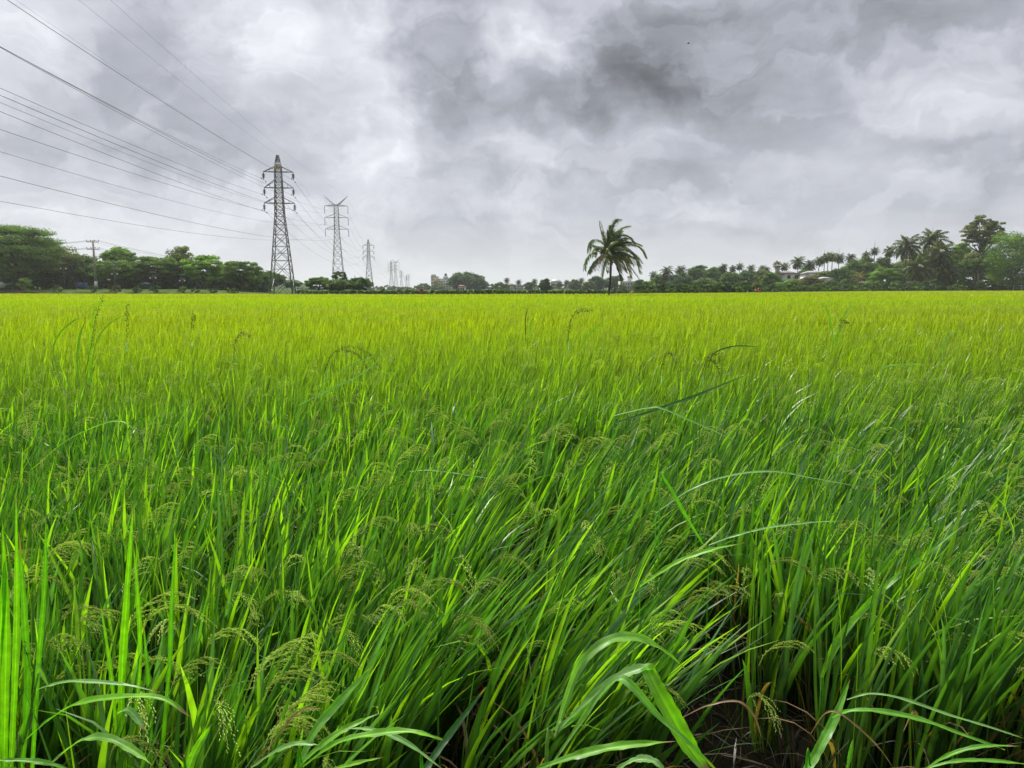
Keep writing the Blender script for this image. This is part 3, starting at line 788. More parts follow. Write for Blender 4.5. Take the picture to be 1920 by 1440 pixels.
# ---- left bank
GL = 'trees along the left bank'
tree('rain_tree', 'huge dark spreading tree at the far left edge, tallest on the left bank', 'tree', 30, 415, 165, 205, 526, 'umbrella', 'mid', GL, ncl=230, per=120, leaf=.4)
tree('broadleaf_tree', 'dark tree filling the shade behind the huge spreading tree', 'tree', 48, 442, 120, 224, 528, 'full', 'mid', GL, ncl=110)
tree('broadleaf_tree', 'dark rounded tree just right of the huge spreading tree', 'tree', 112, 457, 84, 220, 520, 'dome', 'olive', GL, ncl=70)
tree('broadleaf_tree', 'dark tree left of the utility pole, behind the first lamp post', 'tree', 150, 476, 90, 226, 528, 'dome', 'dark', GL, ncl=70)
tree('broadleaf_tree', 'bright green tree with a high domed top just right of the utility pole', 'tree', 222, 462, 66, 214, 505, 'dome', 'bright', GL, ncl=70, per=110)
tree('rain_tree', 'wide layered green tree below the high domed crown', 'tree', 222, 486, 112, 206, 528, 'umbrella', 'mid', GL, ncl=80)
tree('rain_tree', 'broad flat-topped green tree between the domed tree and the tall thin tree', 'tree', 290, 478, 92, 210, 528, 'umbrella', 'mid', GL, ncl=90)
tree('broadleaf_tree', 'tall thin olive tree rising above its neighbours on the left bank', 'tree', 338, 456, 48, 216, 522, 'tall', 'olive', GL, ncl=60, per=90)
tree('broadleaf_tree', 'grey-green tree filling the space under the tall thin tree', 'tree', 330, 482, 62, 214, 532, 'dome', 'mid', GL, ncl=50)
tree('broadleaf_tree', 'bright green rounded tree right of the tall thin tree', 'tree', 380, 474, 78, 196, 531, 'umbrella', 'bright', GL, ncl=80)
tree('broadleaf_tree', 'small bright green tree in the dip between two rounded trees', 'tree', 420, 494, 46, 205, 534, 'dome', 'bright', GL, ncl=36)
tree('broadleaf_tree', 'broad dense green tree closest to the nearest pylon on its left', 'tree', 452, 486, 78, 190, 536, 'umbrella', 'mid', GL, ncl=90)
tree('broadleaf_tree', 'grey wispy tree top showing behind the broad tree left of the pylon', 'tree', 472, 494, 32, 222, 520, 'sparse', 'olive', GL, ncl=24)
tree('broadleaf_tree', 'dark green tree directly behind the left legs of the nearest pylon', 'tree', 506, 508, 60, 222, 540, 'dome', 'dark', GL, ncl=50)
tree('broadleaf_tree', 'small layered tree seen between the legs of the nearest pylon', 'tree', 548, 528, 36, 200, 540, 'umbrella', 'blue', GL, ncl=26)
GM = 'trees in the clump by the middle pylon'
tree('broadleaf_tree', 'low feathery green tree at the left end of the clump by the middle pylon', 'tree', 597, 518, 56, 174, 546, 'umbrella', 'mid', GM, ncl=60, leaf=.34)
tree('broadleaf_tree', 'tall open dark tree in front of the Y-topped middle pylon base', 'tree', 636, 504, 38, 178, 540, 'sparse', 'dark', GM, ncl=30, leaf=.34)
tree('broadleaf_tree', 'low wide green tree under the tall open tree in the clump', 'tree', 633, 524, 62, 170, 548, 'dome', 'mid', GM, ncl=60, leaf=.34)
tree('broadleaf_tree', 'rounded dark green tree at the foot of the third pylon', 'tree', 672, 520, 56, 172, 548, 'dome', 'dark', GM, ncl=60, leaf=.34)
# ---- middle distance
tree('broadleaf_tree', 'massive dark domed tree beside the white apartment block', 'tree', 872, 510, 74, 470, 545, 'full', 'blue', None, ncl=120, leaf=.8)
tree('broadleaf_tree', 'lower dark tree on the right flank of the massive domed tree', 'tree', 898, 519, 36, 460, 546, 'full', 'blue', None, ncl=50, leaf=.8)
tree('broadleaf_tree', 'dark upright tree left of the lone palm, darker than the haze behind', 'tree', 1023, 521, 30, 270, 549, 'tall', 'dark', None, ncl=36, leaf=.45)
tree('broadleaf_tree', 'tiny bright green round tree in the middle of the far bank', 'tree', 936, 541, 19, 230, 550, 'full', 'lime', None, ncl=20, leaf=.35)
tree('broadleaf_tree', 'far tree crown half hidden behind the fronds, left of the palm trunk', 'tree', 1120, 516, 34, 430, 548, 'dome', 'blue', None, ncl=50, leaf=.7)
tree('broadleaf_tree', 'far wide tree right behind the lone palm trunk', 'tree', 1152, 515, 44, 435, 548, 'dome', 'blue', None, ncl=60, leaf=.7)
tree('broadleaf_tree', 'hazy low tree with yellowish crown left of the lone palm', 'tree', 1102, 525, 26, 400, 548, 'dome', 'olive', None, ncl=36, leaf=.6)
tree('broadleaf_tree', 'small hazy tree between the grey-roofed hall and the lone palm', 'tree', 1078, 522, 26, 450, 548, 'dome', 'mid', None, ncl=36, leaf=.7)
tree('broadleaf_tree', 'pointed hazy tree right of the far white houses', 'tree', 992, 527, 24, 420, 548, 'tall', 'mid', None, ncl=36, leaf=.6)
tree('broadleaf_tree', 'green tree in front of the far houses, left of them', 'tree', 940, 529, 34, 400, 549, 'dome', 'mid', None, ncl=36, leaf=.6)
tree('broadleaf_tree', 'small hazy tree left of the tan apartment block', 'tree', 793, 530, 26, 600, 548, 'dome', 'mid', None, ncl=30, leaf=.9)
for k_, (x_, t_) in enumerate(((950, 523), (972, 526), (1002, 525), (1048, 530), (1062, 527), (1090, 523))):
    palm('small hazy coconut palm rising from the far wood left of the lone palm', x_, t_ + 2, 440, 7, 'hazy palms in the far wood')
tree('broadleaf_tree', 'low green tree covering the left foot of the white villa', 'tree', 1166, 532, 20, 380, 549, 'full', 'mid', None, ncl=24, leaf=.6)
tree('broadleaf_tree', 'round green tree covering the right foot of the white villa', 'tree', 1193, 531, 18, 380, 549, 'full', 'bright', None, ncl=24, leaf=.6)
# ---- right side: broadleaf masses
GR = 'broadleaf trees of the right-hand wood'
rows = [ # px, top, w, Y, bottom, shape, col, label
 (1216, 527, 34, 250, 549, 'full', 'bright', 'small bright green round tree at the left end of the right-hand wood'),
 (1200, 524, 30, 330, 548, 'dome', 'mid', 'low tree just right of the white villa behind the palm'),
 (1240, 514, 44, 340, 548, 'dome', 'mid', 'green tree under the first small palms of the right-hand wood'),
 (1275, 511, 48, 330, 548, 'dome', 'blue', 'rounded dark tree between the first palms and the humped tree'),
 (1308, 494, 42, 350, 545, 'dome', 'dark', 'dark humped tree that tops the left part of the right-hand wood'),
 (1336, 500, 40, 345, 546, 'dome', 'mid', 'green tree right of the dark humped tree'),
 (1352, 500, 34, 352, 546, 'dome', 'dark', 'narrow dark tree behind the left orange digger arm side of the wood'),
 (1325, 520, 50, 300, 548, 'umbrella', 'mid', 'low spreading tree below the dark humped tree'),
 (1372, 507, 44, 320, 547, 'dome', 'mid', 'middle tree left of the raised orange digger arm'),
 (1405, 505, 46, 330, 547, 'dome', 'blue', 'blue-green tree right behind the raised orange digger arm'),
 (1430, 505, 36, 320, 546, 'tall', 'olive', 'olive tree left of the hillside house'),
 (1445, 508, 40, 262, 546, 'dome', 'mid', 'dense tree overlapping the left end of the hillside house'),
 (1488, 523, 46, 262, 548, 'dome', 'bright', 'bright green tree in front of the hillside house'),
 (1465, 528, 34, 256, 548, 'full', 'lime', 'lime green low tree below the turret of the hillside house'),
 (1520, 518, 50, 258, 546, 'umbrella', 'brown', 'brownish spreading tree right of the hillside house'),
 (1512, 500, 40, 330, 540, 'dome', 'mid', 'tree behind the hillside house roof on its right'),
 (1548, 506, 52, 300, 540, 'umbrella', 'olive', 'olive flat-topped tree under the row of slim palms'),
 (1582, 500, 48, 280, 545, 'dome', 'dark', 'deep green tree under the right end of the palm row'),
 (1560, 526, 44, 250, 547, 'full', 'pale', 'pale grey-green low tree below the slim palms'),
 (1600, 485, 44, 300, 540, 'dome', 'mid', 'green tree stepping up to the right behind the yellow-fronded palm'),
 (1628, 478, 52, 305, 545, 'dome', 'mid', 'green tree with sunlit top left of the two big palms'),
 (1590, 522, 34, 249, 547, 'full', 'dark', 'low dark tree left of the yellow-fronded palm'),
 (1660, 498, 62, 265, 545, 'umbrella', 'bright', 'bright layered tree with pale branches below the big palms'),
 (1655, 480, 40, 310, 530, 'dome', 'dark', 'dark tree behind the left big palm'),
 (1700, 500, 60, 300, 546, 'dome', 'dark', 'dark tree hidden behind the hanging fronds of the left big palm'),
 (1735, 498, 60, 290, 546, 'full', 'olive', 'shaded olive tree behind the right big palm'),
 (1803, 454, 34, 290, 505, 'dome', 'bright', 'small bright crown just right of the big palms'),
 (1790, 484, 62, 270, 544, 'full', 'mid', 'green tree between the big palms and the small pale-trunked tree'),
 (1847, 400, 82, 268, 470, 'sparse', 'olive', 'very tall airy tree with open branches, highest on the right'),
 (1840, 462, 66, 276, 540, 'dome', 'olive', 'dense olive tree below the very tall airy tree'),
 (1905, 428, 110, 258, 545, 'full', 'bright', 'big bright leafy tree at the right edge reaching to the ground'),
 (1833, 482, 44, 256, 512, 'dome', 'mid', 'small tree with a pale straight trunk by the right track'),
 (1872, 470, 44, 286, 545, 'full', 'dark', 'dark tree filling the gap left of the big bright right-edge tree'),
 (1722, 468, 66, 305, 545, 'dome', 'olive', 'tall olive tree rising behind and between the two big palms'),
 (1775, 470, 50, 300, 545, 'dome', 'dark', 'dark tree behind the right side of the big palms'),
 (1690, 486, 50, 312, 545, 'dome', 'mid', 'green tree behind the trunk of the left big palm'),
 (1765, 520, 46, 262, 548, 'full', 'dark', 'low dark tree below the right big palm'),
]
for (px, tp_, w, Y, b, sh, c_, lb) in rows:
    tree('broadleaf_tree', lb, 'tree', px, tp_, w, Y, b, sh, c_, GR, leaf=.36 + (Y - 250) * .0022, ncl=int(34 + w * 1.0), per=110)
# palms of the right side: px, crown centre y, reach px
GP = 'coconut palms of the right-hand wood'
pl = [(1225, 515, 10, 'leftmost small palm of the right-hand wood', 345), (1250, 508, 15, 'palm with spread fronds left of the dark humped tree', 335), (1276, 506, 13, 'palm close to the left flank of the dark humped tree', 340),
 (1357, 500, 9, 'first of the small palms right of the humped tree', 350), (1374, 503, 9, 'small palm directly left of the raised digger arm, low in the row', 345), (1387, 499, 9, 'slim palm above the raised digger arm', 345),
 (1408, 502, 10, 'palm just right of the raised digger arm', 345), (1429, 503, 9, 'left one of two touching palms left of the hillside house', 340), (1437, 505, 9, 'right one of two touching palms left of the hillside house', 336),
 (1457, 495, 10, 'palm rising behind the turret of the hillside house', 345), (1471, 499, 11, 'palm above the left half of the hillside house roof', 340), (1496, 491, 17, 'full palm standing over the right half of the house roof', 320),
 (1519, 495, 14, 'palm between the full palm by the house and the slim row', 320), (1536, 489, 12, 'leftmost palm of the slim row on the skyline', 322), (1546, 484, 12, 'second palm from the left in the slim skyline row', 326),
 (1553, 480, 11, 'tallest palm of the slim skyline row', 330), (1561, 481, 11, 'palm right beside the tallest one of the slim row', 324), (1573, 483, 13, 'palm with a visible bare trunk at the right end of the slim row', 320),
 (1595, 483, 12, 'single palm right of the slim skyline row', 318), (1624, 477, 10, 'low palm before the skyline steps up', 322), (1640, 470, 10, 'dark palm head left of the two big palms', 315), (1668, 470, 14, 'palm half hidden behind the left big palm', 300),
 (1700, 461, 30, 'left big palm of the two that tower over the right-hand wood', 262), (1748, 450, 32, 'right big palm, the tallest palm on the right', 268), (1762, 474, 34, 'big palm with drooping fronds in front of the tallest palm', 256),
 (1722, 500, 30, 'low palm with long arching fronds between the big palms', 255), (1775, 505, 28, 'low shaded palm with yellowing lower fronds right of the big palms', 254),
 (1611, 520, 18, 'short palm with yellow-orange fronds near the right bank', 248), (1345, 534, 11, 'low bushy palm at the foot of the wood left of the digger arm', 262), (1360, 538, 9, 'lowest bushy palm beside the field, left of the digger arm', 250),
 (1332, 536, 9, 'low bushy palm below the spreading tree', 255)]
for (px, c_, rch, lb, Y) in pl:
    o = palm(lb, px, c_, Y, rch, GP)
    if 'yellow-orange' in lb:
        rr_ = np.random.default_rng(9); mb = palm_crown(rr_, 4.3, 18, 20, .14, (.22, .19, .045), .95, WIND, lo=-1.2)
        ch = [c for c in o.children if c.name.startswith('crown')][0]; me = mb.mesh('crown'); me.materials.append(M_palm); ch.data = me
# ---- shrubs
GB = 'round bushes planted along the left track'
for (px, t_, w, c_, lb) in ((46, 520, 38, 'bright', 'largest round bush, bright green, at the far left of the track'), (106, 535, 24, 'mid', 'round bush left of the blue box beside the left track'), (172, 533, 28, 'blue', 'dark round bush at the foot of the utility pole'),
   (217, 535, 25, 'brown', 'brownish round bush right of the utility pole'), (257, 535, 24, 'dark', 'dark round bush in front of the green box'), (291, 535, 23, 'dark', 'round bush below the third lamp post'), (342, 537, 20, 'bright', 'small bright bush farther right along the left track'),
   (366, 540, 18, 'olive', 'low olive bush left of the white stems'), (400, 540, 20, 'blue', 'low dark bush under the rounded bright tree'), (436, 541, 24, 'mid', 'low green bush under the broad tree left of the pylon')):
    p = at(px, 540, 200); e_ = float(edge_r(math.atan2(p.x, p.y))) * math.cos(math.atan2(p.x, p.y))
    bush(lb, px, t_, w, e_ + 1.8, c_, GB)
GS = 'shrubs along the far edge of the field'
k_ = 0
words = ['leftmost', 'second', 'third', 'fourth', 'fifth', 'sixth', 'seventh', 'eighth', 'ninth', 'tenth', 'eleventh', 'twelfth', 'thirteenth', 'fourteenth', 'fifteenth', 'sixteenth', 'seventeenth', 'eighteenth', 'nineteenth', 'twentieth', 'twenty-first', 'twenty-second']
for px in (1225, 1258, 1292, 1322, 1385, 1430, 1448, 1472, 1497, 1522, 1548, 1572, 1598, 1622, 1650, 1680, 1725, 1752, 1790, 1806, 1840, 1890):
    rr_ = np.random.default_rng(int(px)); p = at(px, 540, 200); a_ = math.atan2(p.x, p.y); e_ = float(edge_r(a_)) * math.cos(a_)
    edge_py = 541.5 - (px - 960) * .002 + .95 / e_ * F
    c_ = ['mid', 'bright', 'dark', 'mid', 'lime', 'blue'][k_ % 6]
    bush(words[k_] + ' low shrub from the left along the right-hand edge of the field', px, edge_py - rr_.uniform(7, 12) * (1.5 if px > 1720 else 1.0), rr_.uniform(20, 34), e_ + rr_.uniform(1.2, 2.6), c_, GS, bot=None); k_ += 1
# understorey and the far wood: nobody could count these
def woods(name, label, px0, px1, step, Y0, Y1, topf, col, leaf, per, wpx):
    mb = MB(); r = np.random.default_rng(int(px0) + 500)
    for px in np.arange(px0, px1, step):
        Y = r.uniform(Y0, Y1) if not callable(Y0) else Y0(px) + r.uniform(3.5, 9)
        t_ = topf(px) + r.uniform(-2.5, 2.5); pt = at(px + r.uniform(-3, 3), t_, Y); bz = zground(pt.x, Y); H = max(pt.z - bz, .8); W = wpx * r.uniform(.7, 1.4) / F * Y
        cc = np.array(TC[col[int(r.integers(len(col)))]])
        m2, C = crown_mesh(r, 0, H * .42, W / 2, W / 2, H * .62, 'full', cc, leaf, 14, per)
        V = m2.v[0] + np.array((pt.x, Y, bz), np.float32)
        mb.add(V, q=m2.q[0], col=m2.c[0])
    o = mb.build(name, M_leaf); tag(o, label, 'vegetation', kind='stuff')
def eY(px):
    p = at(px, 540, 200); a_ = math.atan2(p.x, p.y); return float(edge_r(a_)) * math.cos(a_)
woods('far_woodland', 'hazy low far-off wood along the horizon in the middle', 560, 1240, 7, 520, 760, lambda p: np.interp(p, [560, 690, 760, 800, 900, 1000, 1100, 1240], [540, 536, 537, 536, 531, 532, 530, 528]), ['mid', 'blue', 'mid', 'olive'], 1.0, 60, 18)
woods('field_edge_scrub', 'low continuous scrub on the far bank in the middle of the view', 560, 1240, 8, eY, None, lambda p: 545.0, ['mid', 'blue', 'dark', 'pale'], .34, 60, 16)
woods('wood_undergrowth', 'dense undergrowth filling the foot of the right-hand wood', 1200, 1960, 6, lambda p: eY(p) + 12, None, lambda p: np.interp(p, [1200, 1400, 1500, 1960], [534, 530, 534, 520]), ['mid', 'dark', 'mid', 'dark'], .46, 140, 30)
woods('bank_undergrowth', 'dark undergrowth behind the trees on the left bank', -60, 500, 4.5, lambda p: np.interp(p, [-60, 250, 500], [221, 212, 208]), None, lambda p: np.interp(p, [0, 200, 500], [496, 492, 512]), ['dark', 'blue', 'dark'], .5, 150, 34)
# ------------------------------------------------------------------ pylons
M_plate = solid('enamel_plate', (.78, .78, .86), .5, var=.05)
BD = 0.1192                       # both lines run forward and to the left: dx = -BD * dy
LROT = math.atan(BD)
LA = lambda y: -28.9 - .12 * y
LB_ = lambda y: -37.1 - .1175 * y
ZS = .963
def lattice(mb, zs, hw, w, panels_x=True):
    """X bracing on the four faces between the levels zs with half widths hw"""
    for k in range(len(zs) - 1):
        z0, z1, a0, a1 = zs[k], zs[k + 1], hw[k], hw[k + 1]
        c0 = [(-a0, -a0, z0), (a0, -a0, z0), (a0, a0, z0), (-a0, a0, z0)]; c1 = [(-a1, -a1, z1), (a1, -a1, z1), (a1, a1, z1), (-a1, a1, z1)]
        for i in range(4):
            j = (i + 1) % 4
            mb.bar(c0[i], c1[j], w); mb.bar(c0[j], c1[i], w)
            if k % 2 == 0 or len(zs) > 14: mb.bar(c1[i], c1[j], w * .9)
def insulator(top, L, parent, mat=None, rods=True):
    mb = MB(); x, y, z = top
    mb.tube([(x, y, z), (x, y, z - L)], .065, 6)
    n = 3
    for g in range(n):
        zc = z - L * (.34 + .2 * g)
        for d_ in (-.11, 0, .11): mb.lathe([(.05, .04), (.38 - abs(d_) * .8, .0), (.05, -.05)], (x, y, zc + d_), 10)
    mb.lathe([(0, .1), (.11, .05), (.11, -.08), (0, -.12)], (x, y, z - L), 8)
    return mb.build('insulator', M_glass_ins, parent)
A_ARMS = [(26.7, 27.8, 2.95), (23.4, 25.0, 2.9), (20.2, 21.4, 3.05)]
A_INS = 1.55
def pylon_A(y, label, plate=False, s=1.0, thick=1.0, detail=True, full=True):
    root = empty('lattice_pylon', (LA(y), y, 0), label, 'pylon', 'lattice pylons of the near line', LROT); root.scale = (1, 1, ZS)
    mat = M_steel if detail else M_steel2  # distant pylons take the paler steel with haze painted in
    zs_leg = [0, 18, 27.6, 30.0]; hw_leg = [2.36, .86, .60, .22]
    for sx, sy in ((-1, -1), (1, -1), (1, 1), (-1, 1)):
        mb = MB()
        for k in range(3): mb.bar((sx * hw_leg[k], sy * hw_leg[k], zs_leg[k] - (.3 if k == 0 else 0)), (sx * hw_leg[k + 1], sy * hw_leg[k + 1], zs_leg[k + 1]), .20 * thick if k == 0 else .17 * thick, .15 * thick)
        if full: mb.box(sx * 2.36 - .35, sx * 2.36 + .35, sy * 2.36 - .35, sy * 2.36 + .35, -.2, .3)
        mb.build('leg', mat, root)
    mb = MB(); f = lambda z: float(np.interp(z, zs_leg, hw_leg))
    lo = [0, 4.4, 8.1, 11.1, 13.6, 15.7, 17.4] if True else 0
    hi = [17.4, 18.8, 20.2, 21.4, 22.4, 23.4, 24.6, 25.6, 26.7, 27.8]
    pk = [27.8, 28.6, 29.3, 30.0]
    zs = lo + hi[1:] + pk[1:]
    lattice(mb, zs, [f(z) for z in zs], .10 * thick)
    for z in (20.2, 23.4, 26.7, 27.8):
        a = f(z)
        for c0, c1 in (((-a, -a), (a, -a)), ((a, -a), (a, a)), ((a, a), (-a, a)), ((-a, a), (-a, -a))): mb.bar((*c0, z), (*c1, z), .12 * thick)
    if full:   # secondary bracing low down
        for k in range(3):
            z0, z1 = lo[k], lo[k + 1]; zm = (z0 + z1) / 2; a = f(zm)
            for (u, v) in ((1, 0), (-1, 0), (0, 1), (0, -1)):
                e0 = (-a, v * a, zm) if v else (u * a, -a, zm); e1 = (0, v * a, z0 + (z1 - z0) * .52) if v else (u * a, 0, z0 + (z1 - z0) * .52); e2 = (a, v * a, zm) if v else (u * a, a, zm)
                mb.bar(e0, e1, .06 * thick); mb.bar(e2, e1, .06 * thick)
    mb.build('bracing', mat, root)
    pkb = MB(); pkb.box(-.28, .28, -.28, .28, 29.95, 30.15); pkb.build('peak_cap', mat, root)
    for (zt, zr, hl) in A_ARMS:
        for sx in (-1, 1):
            mb = MB(); a = f(zt); ar = f(zr)
            for sy in (-1, 1):
                mb.bar((sx * a, sy * a, zt), (sx * hl, sy * .05, zt), .11 * thick); mb.bar((sx * ar, sy * ar, zr), (sx * hl, sy * .05, zt), .11 * thick)
            mid = (a + hl) / 2; mb.bar((sx * mid, -a / 2, zt), (sx * mid, a / 2, zt), .07); mb.bar((sx * mid, 0, zt), (sx * (ar + hl) / 2, 0, (zt + zr) / 2), .07)
            mb.build('crossarm', mat, root)
            if detail: insulator((sx * hl, 0, zt), A_INS, root)
            else:
                mb = MB(); mb.tube([(sx * hl, 0, zt), (sx * hl, 0, zt - A_INS)], .09 * thick, 6); mb.build('insulator', M_glass_ins, root)
    if plate:
        mb = MB(); mb.box(-.62, .62, -.74, -.68, 27.15, 28.5); pl_ = mb.build('number_plate', M_plate, root)
        def digit(strokes, x0):
            d = MB()
            for (xa, ya, xb, yb) in strokes:
                w_ = .11; d.box(x0 + min(xa, xb) - w_ / 2, x0 + max(xa, xb) + w_ / 2, -.765, -.743, 27.4 + min(ya, yb) - w_ / 2, 27.4 + max(ya, yb) + w_ / 2)
            d.build('digit', M_digit, pl_)
        digit([(0, .82, .32, .82), (.32, .49, .32, .76), (.05, .42, .32, .42), (.32, .08, .32, .35), (0, 0, .32, 0)], -.47)
        digit([(0, .82, .32, .82), (.32, .08, .32, .74), (0, .08, 0, .74), (0, 0, .32, 0)], .12)
    return root
B_ARMS = [39.0, 33.9, 28.8]; B_HL = 4.95; B_DROP = 3.1
def pylon_B(y, label, thick=1.0):
    root = empty('lattice_pylon', (LB_(y), y, 0), label, 'pylon', 'Y-topped lattice pylons of the far line', LROT); root.scale = (1, 1, ZS)
    zs_leg = [0, 28.8, 39.6]; hw_leg = [2.75, .98, .85]; f = lambda z: float(np.interp(z, zs_leg, hw_leg))
    for sx, sy in ((-1, -1), (1, -1), (1, 1), (-1, 1)):
        mb = MB()
        for k in range(2): mb.bar((sx * hw_leg[k], sy * hw_leg[k], zs_leg[k]), (sx * hw_leg[k + 1], sy * hw_leg[k + 1], zs_leg[k + 1]), .22 * thick, .17 * thick)
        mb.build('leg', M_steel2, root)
    mb = MB(); zs = [0, 5, 9.4, 13.3, 16.8, 19.9, 22.6, 24.9, 27, 28.8, 30.5, 32.2, 33.9, 35.6, 37.3, 39.0, 39.6]
    lattice(mb, zs, [f(z) for z in zs], .10 * thick); mb.build('bracing', M_steel2, root)
    for zt in B_ARMS:
        for sx in (-1, 1):
            mb = MB(); a = f(zt)
            for sy in (-1, 1):
                mb.bar((sx * a, sy * a, zt), (sx * B_HL, 0, zt), .14 * thick)
                mb.bar((sx * a, sy * a, zt + (1.5 if zt < 39 else .6)), (sx * B_HL, 0, zt), .12 * thick)
            mb.build('crossarm', M_steel2, root)
            mb = MB(); mb.tube([(sx * B_HL, 0, zt), (sx * B_HL, 0, zt - B_DROP)], .10 * thick, 6)
            mb.lathe([(0, .2), (.16 * thick, .1), (.16 * thick, -.1), (0, -.2)], (sx * B_HL, 0, zt - B_DROP), 8); mb.build('insulator', M_glass_ins if thick < 1.4 else M_steel2, root)
    for sx in (-1, 1):
        mb = MB()
        for sy in (-1, 1):
            mb.bar((sx * .1, sy * .8, 39.2), (sx * 4.9, 0, 43.3), .15 * thick); mb.bar((sx * 1.2, sy * .6, 39.4), (sx * 4.9, 0, 43.3), .13 * thick)
        for t in (.2, .4, .6, .8): mb.bar((sx * (.1 + 4.8 * t), .8 * (1 - t), 39.2 + 4.1 * t), (sx * (1.2 + 3.7 * t), -.6 * (1 - t), 39.4 + 3.9 * t), .08 * thick)
        mb.build('earth_wire_arm', M_steel2, root)
    return root
A_Y = [157, 418, 728, 1090, 1460]; B_Y = [330, 1020, 1934]
pylon_A(A_Y[0], 'nearest and largest steel lattice pylon, carrying a plate numbered 30', plate=True)
pylon_A(A_Y[1], 'third pylon from the left, mid-sized, right of the Y-topped one, rising from the tree clump', thick=1.1)
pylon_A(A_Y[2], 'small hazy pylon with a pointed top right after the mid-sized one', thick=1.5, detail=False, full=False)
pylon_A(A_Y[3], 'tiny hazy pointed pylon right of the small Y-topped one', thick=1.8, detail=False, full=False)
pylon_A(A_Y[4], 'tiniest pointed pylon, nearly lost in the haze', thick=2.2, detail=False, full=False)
pylon_B(B_Y[0], 'tall pale lattice pylon with a Y-shaped top right of the nearest pylon')
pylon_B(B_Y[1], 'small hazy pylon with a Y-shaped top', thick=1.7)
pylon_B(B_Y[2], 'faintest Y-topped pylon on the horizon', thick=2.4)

# ------------------------------------------------------------------ conductors, each one running through all its pylons
def wire(name, label, pts_at, spans, sag, r0, group, dampers=True, off0=None):
    """pts_at(i) = attachment at support i; spans list of sags"""
    root = None; mb = MB(); dm = MB()
    for k in range(len(pts_at) - 1):
        a = np.array(pts_at[k]); b = np.array(pts_at[k + 1]); n = 40
        t = np.linspace(0, 1, n); P = a[None] * (1 - t)[:, None] + b[None] * t[:, None]; P[:, 2] -= 4 * sag[k] * t * (1 - t)
        dist = np.abs(P[:, 1]); rr_ = np.maximum(r0, 0.0)
        mb.tube(P, np.full(n, r0), 5, cap=False)
        if dampers:
            for e0, e1 in ((P[0], P[1]), (P[-1], P[-2])):
                d = (e1 - e0) / np.linalg.norm(e1 - e0); c = e0 + d * 2.2
                dm.tube([c - d * .3, c - d * .1, c + d * .1, c + d * .3], [.04, .13, .13, .04], 6)
    o = mb.build(name, M_wire, None, smooth=True); tag(o, label, 'power cable', group)
    if dampers: dm.build('damper', M_glass_ins, o)
    return o
ca, sa_ = math.cos(LROT), math.sin(LROT)
def Aat(y, lx, z): return (LA(y) + lx * ca, y + lx * sa_, z * ZS)
def Bat(y, lx, z): return (LB_(y) + lx * ca, y + lx * sa_, z * ZS)
yA0 = -150; yB0 = -250
lv = ['top', 'middle', 'lowest']
for i, (zt, zr, hl) in enumerate(A_ARMS):
    for sx, sn in ((-1, 'left'), (1, 'right')):
        z = zt - A_INS
        P = [Aat(yA0, sx * hl, z)] + [Aat(y, sx * hl, z) for y in A_Y]
        wire('power_cable', f'cable from the {sn} tip of the {lv[i]} arm of pylon 30', P, None, [4.5, 6.5, 8, 9, 9], .021, 'power cables of the near line')
P = [Aat(yA0, 0, 30.1)] + [Aat(y, 0, 30.1) for y in A_Y]
wire('earth_wire', 'thin wire running from the very top of pylon 30 out of the picture', P, None, [3, 4, 5, 6, 6], .010, 'power cables of the near line', False)
for i, zt in enumerate(B_ARMS):
    for sx, sn in ((-1, 'left'), (1, 'right')):
        z = zt - B_DROP
        P = [Bat(yB0, sx * B_HL, z)] + [Bat(y, sx * B_HL, z) for y in B_Y]
        wire('power_cable', f'cable hung from the {sn} end of the {lv[i]} arm of the Y-topped pylon', P, None, [14.3, 18, 20], .022, 'power cables of the far line', False)
for sx, sn in ((-1, 'left'), (1, 'right')):
    P = [Bat(yB0, sx * 4.9, 43.3)] + [Bat(y, sx * 4.9, 43.3) for y in B_Y]
    wire('earth_wire', f'thin wire from the {sn} horn of the Y-topped pylon', P, None, [10, 14, 16], .011, 'power cables of the far line', False)

# ------------------------------------------------------------------ utility pole on the left bank
UY = 200.0
ub = at(180.5, 538, UY); ut = at(180.5, 450.5, UY); bz = zground(ub.x, UY); Hh = ut.z - bz
up_ = empty('utility_pole', (ub.x, UY, bz), 'grey concrete utility pole with two crossarms on the left bank', 'utility pole')
mb = MB(); mb.bar((0, 0, 2.2), (0, 0, Hh), .56, .30); mb.build('shaft', M_grey, up_)
mb = MB(); mb.bar((0, 0, -.2), (0, 0, 2.2), .60, .562); mb.build('painted_base', M_white, up_)
mb = MB(); mb.box(-.08, .08, -.32, -.275, 2.4, 3.5); mb.build('recess', M_dark, up_)
for zt_, hw_ in ((Hh - .45, 1.65), (Hh - 2.35, 1.7)):
    mb = MB(); mb.box(-hw_, hw_, -.28, -.16, zt_ - .09, zt_ + .09); arm = mb.build('crossarm', M_grey, up_)
    for x in (-hw_ + .08, -.55, .55, hw_ - .08):
        mb = MB(); mb.tube([(x, -.22, zt_ + .09), (x, -.22, zt_ + .5)], .035, 6); mb.lathe([(.03, .0), (.11, .05), (.11, .14), (.05, .2), (.09, .25), (0, .3)], (x, -.22, zt_ + .3), 8); mb.build('insulator', M_glass_ins, arm)
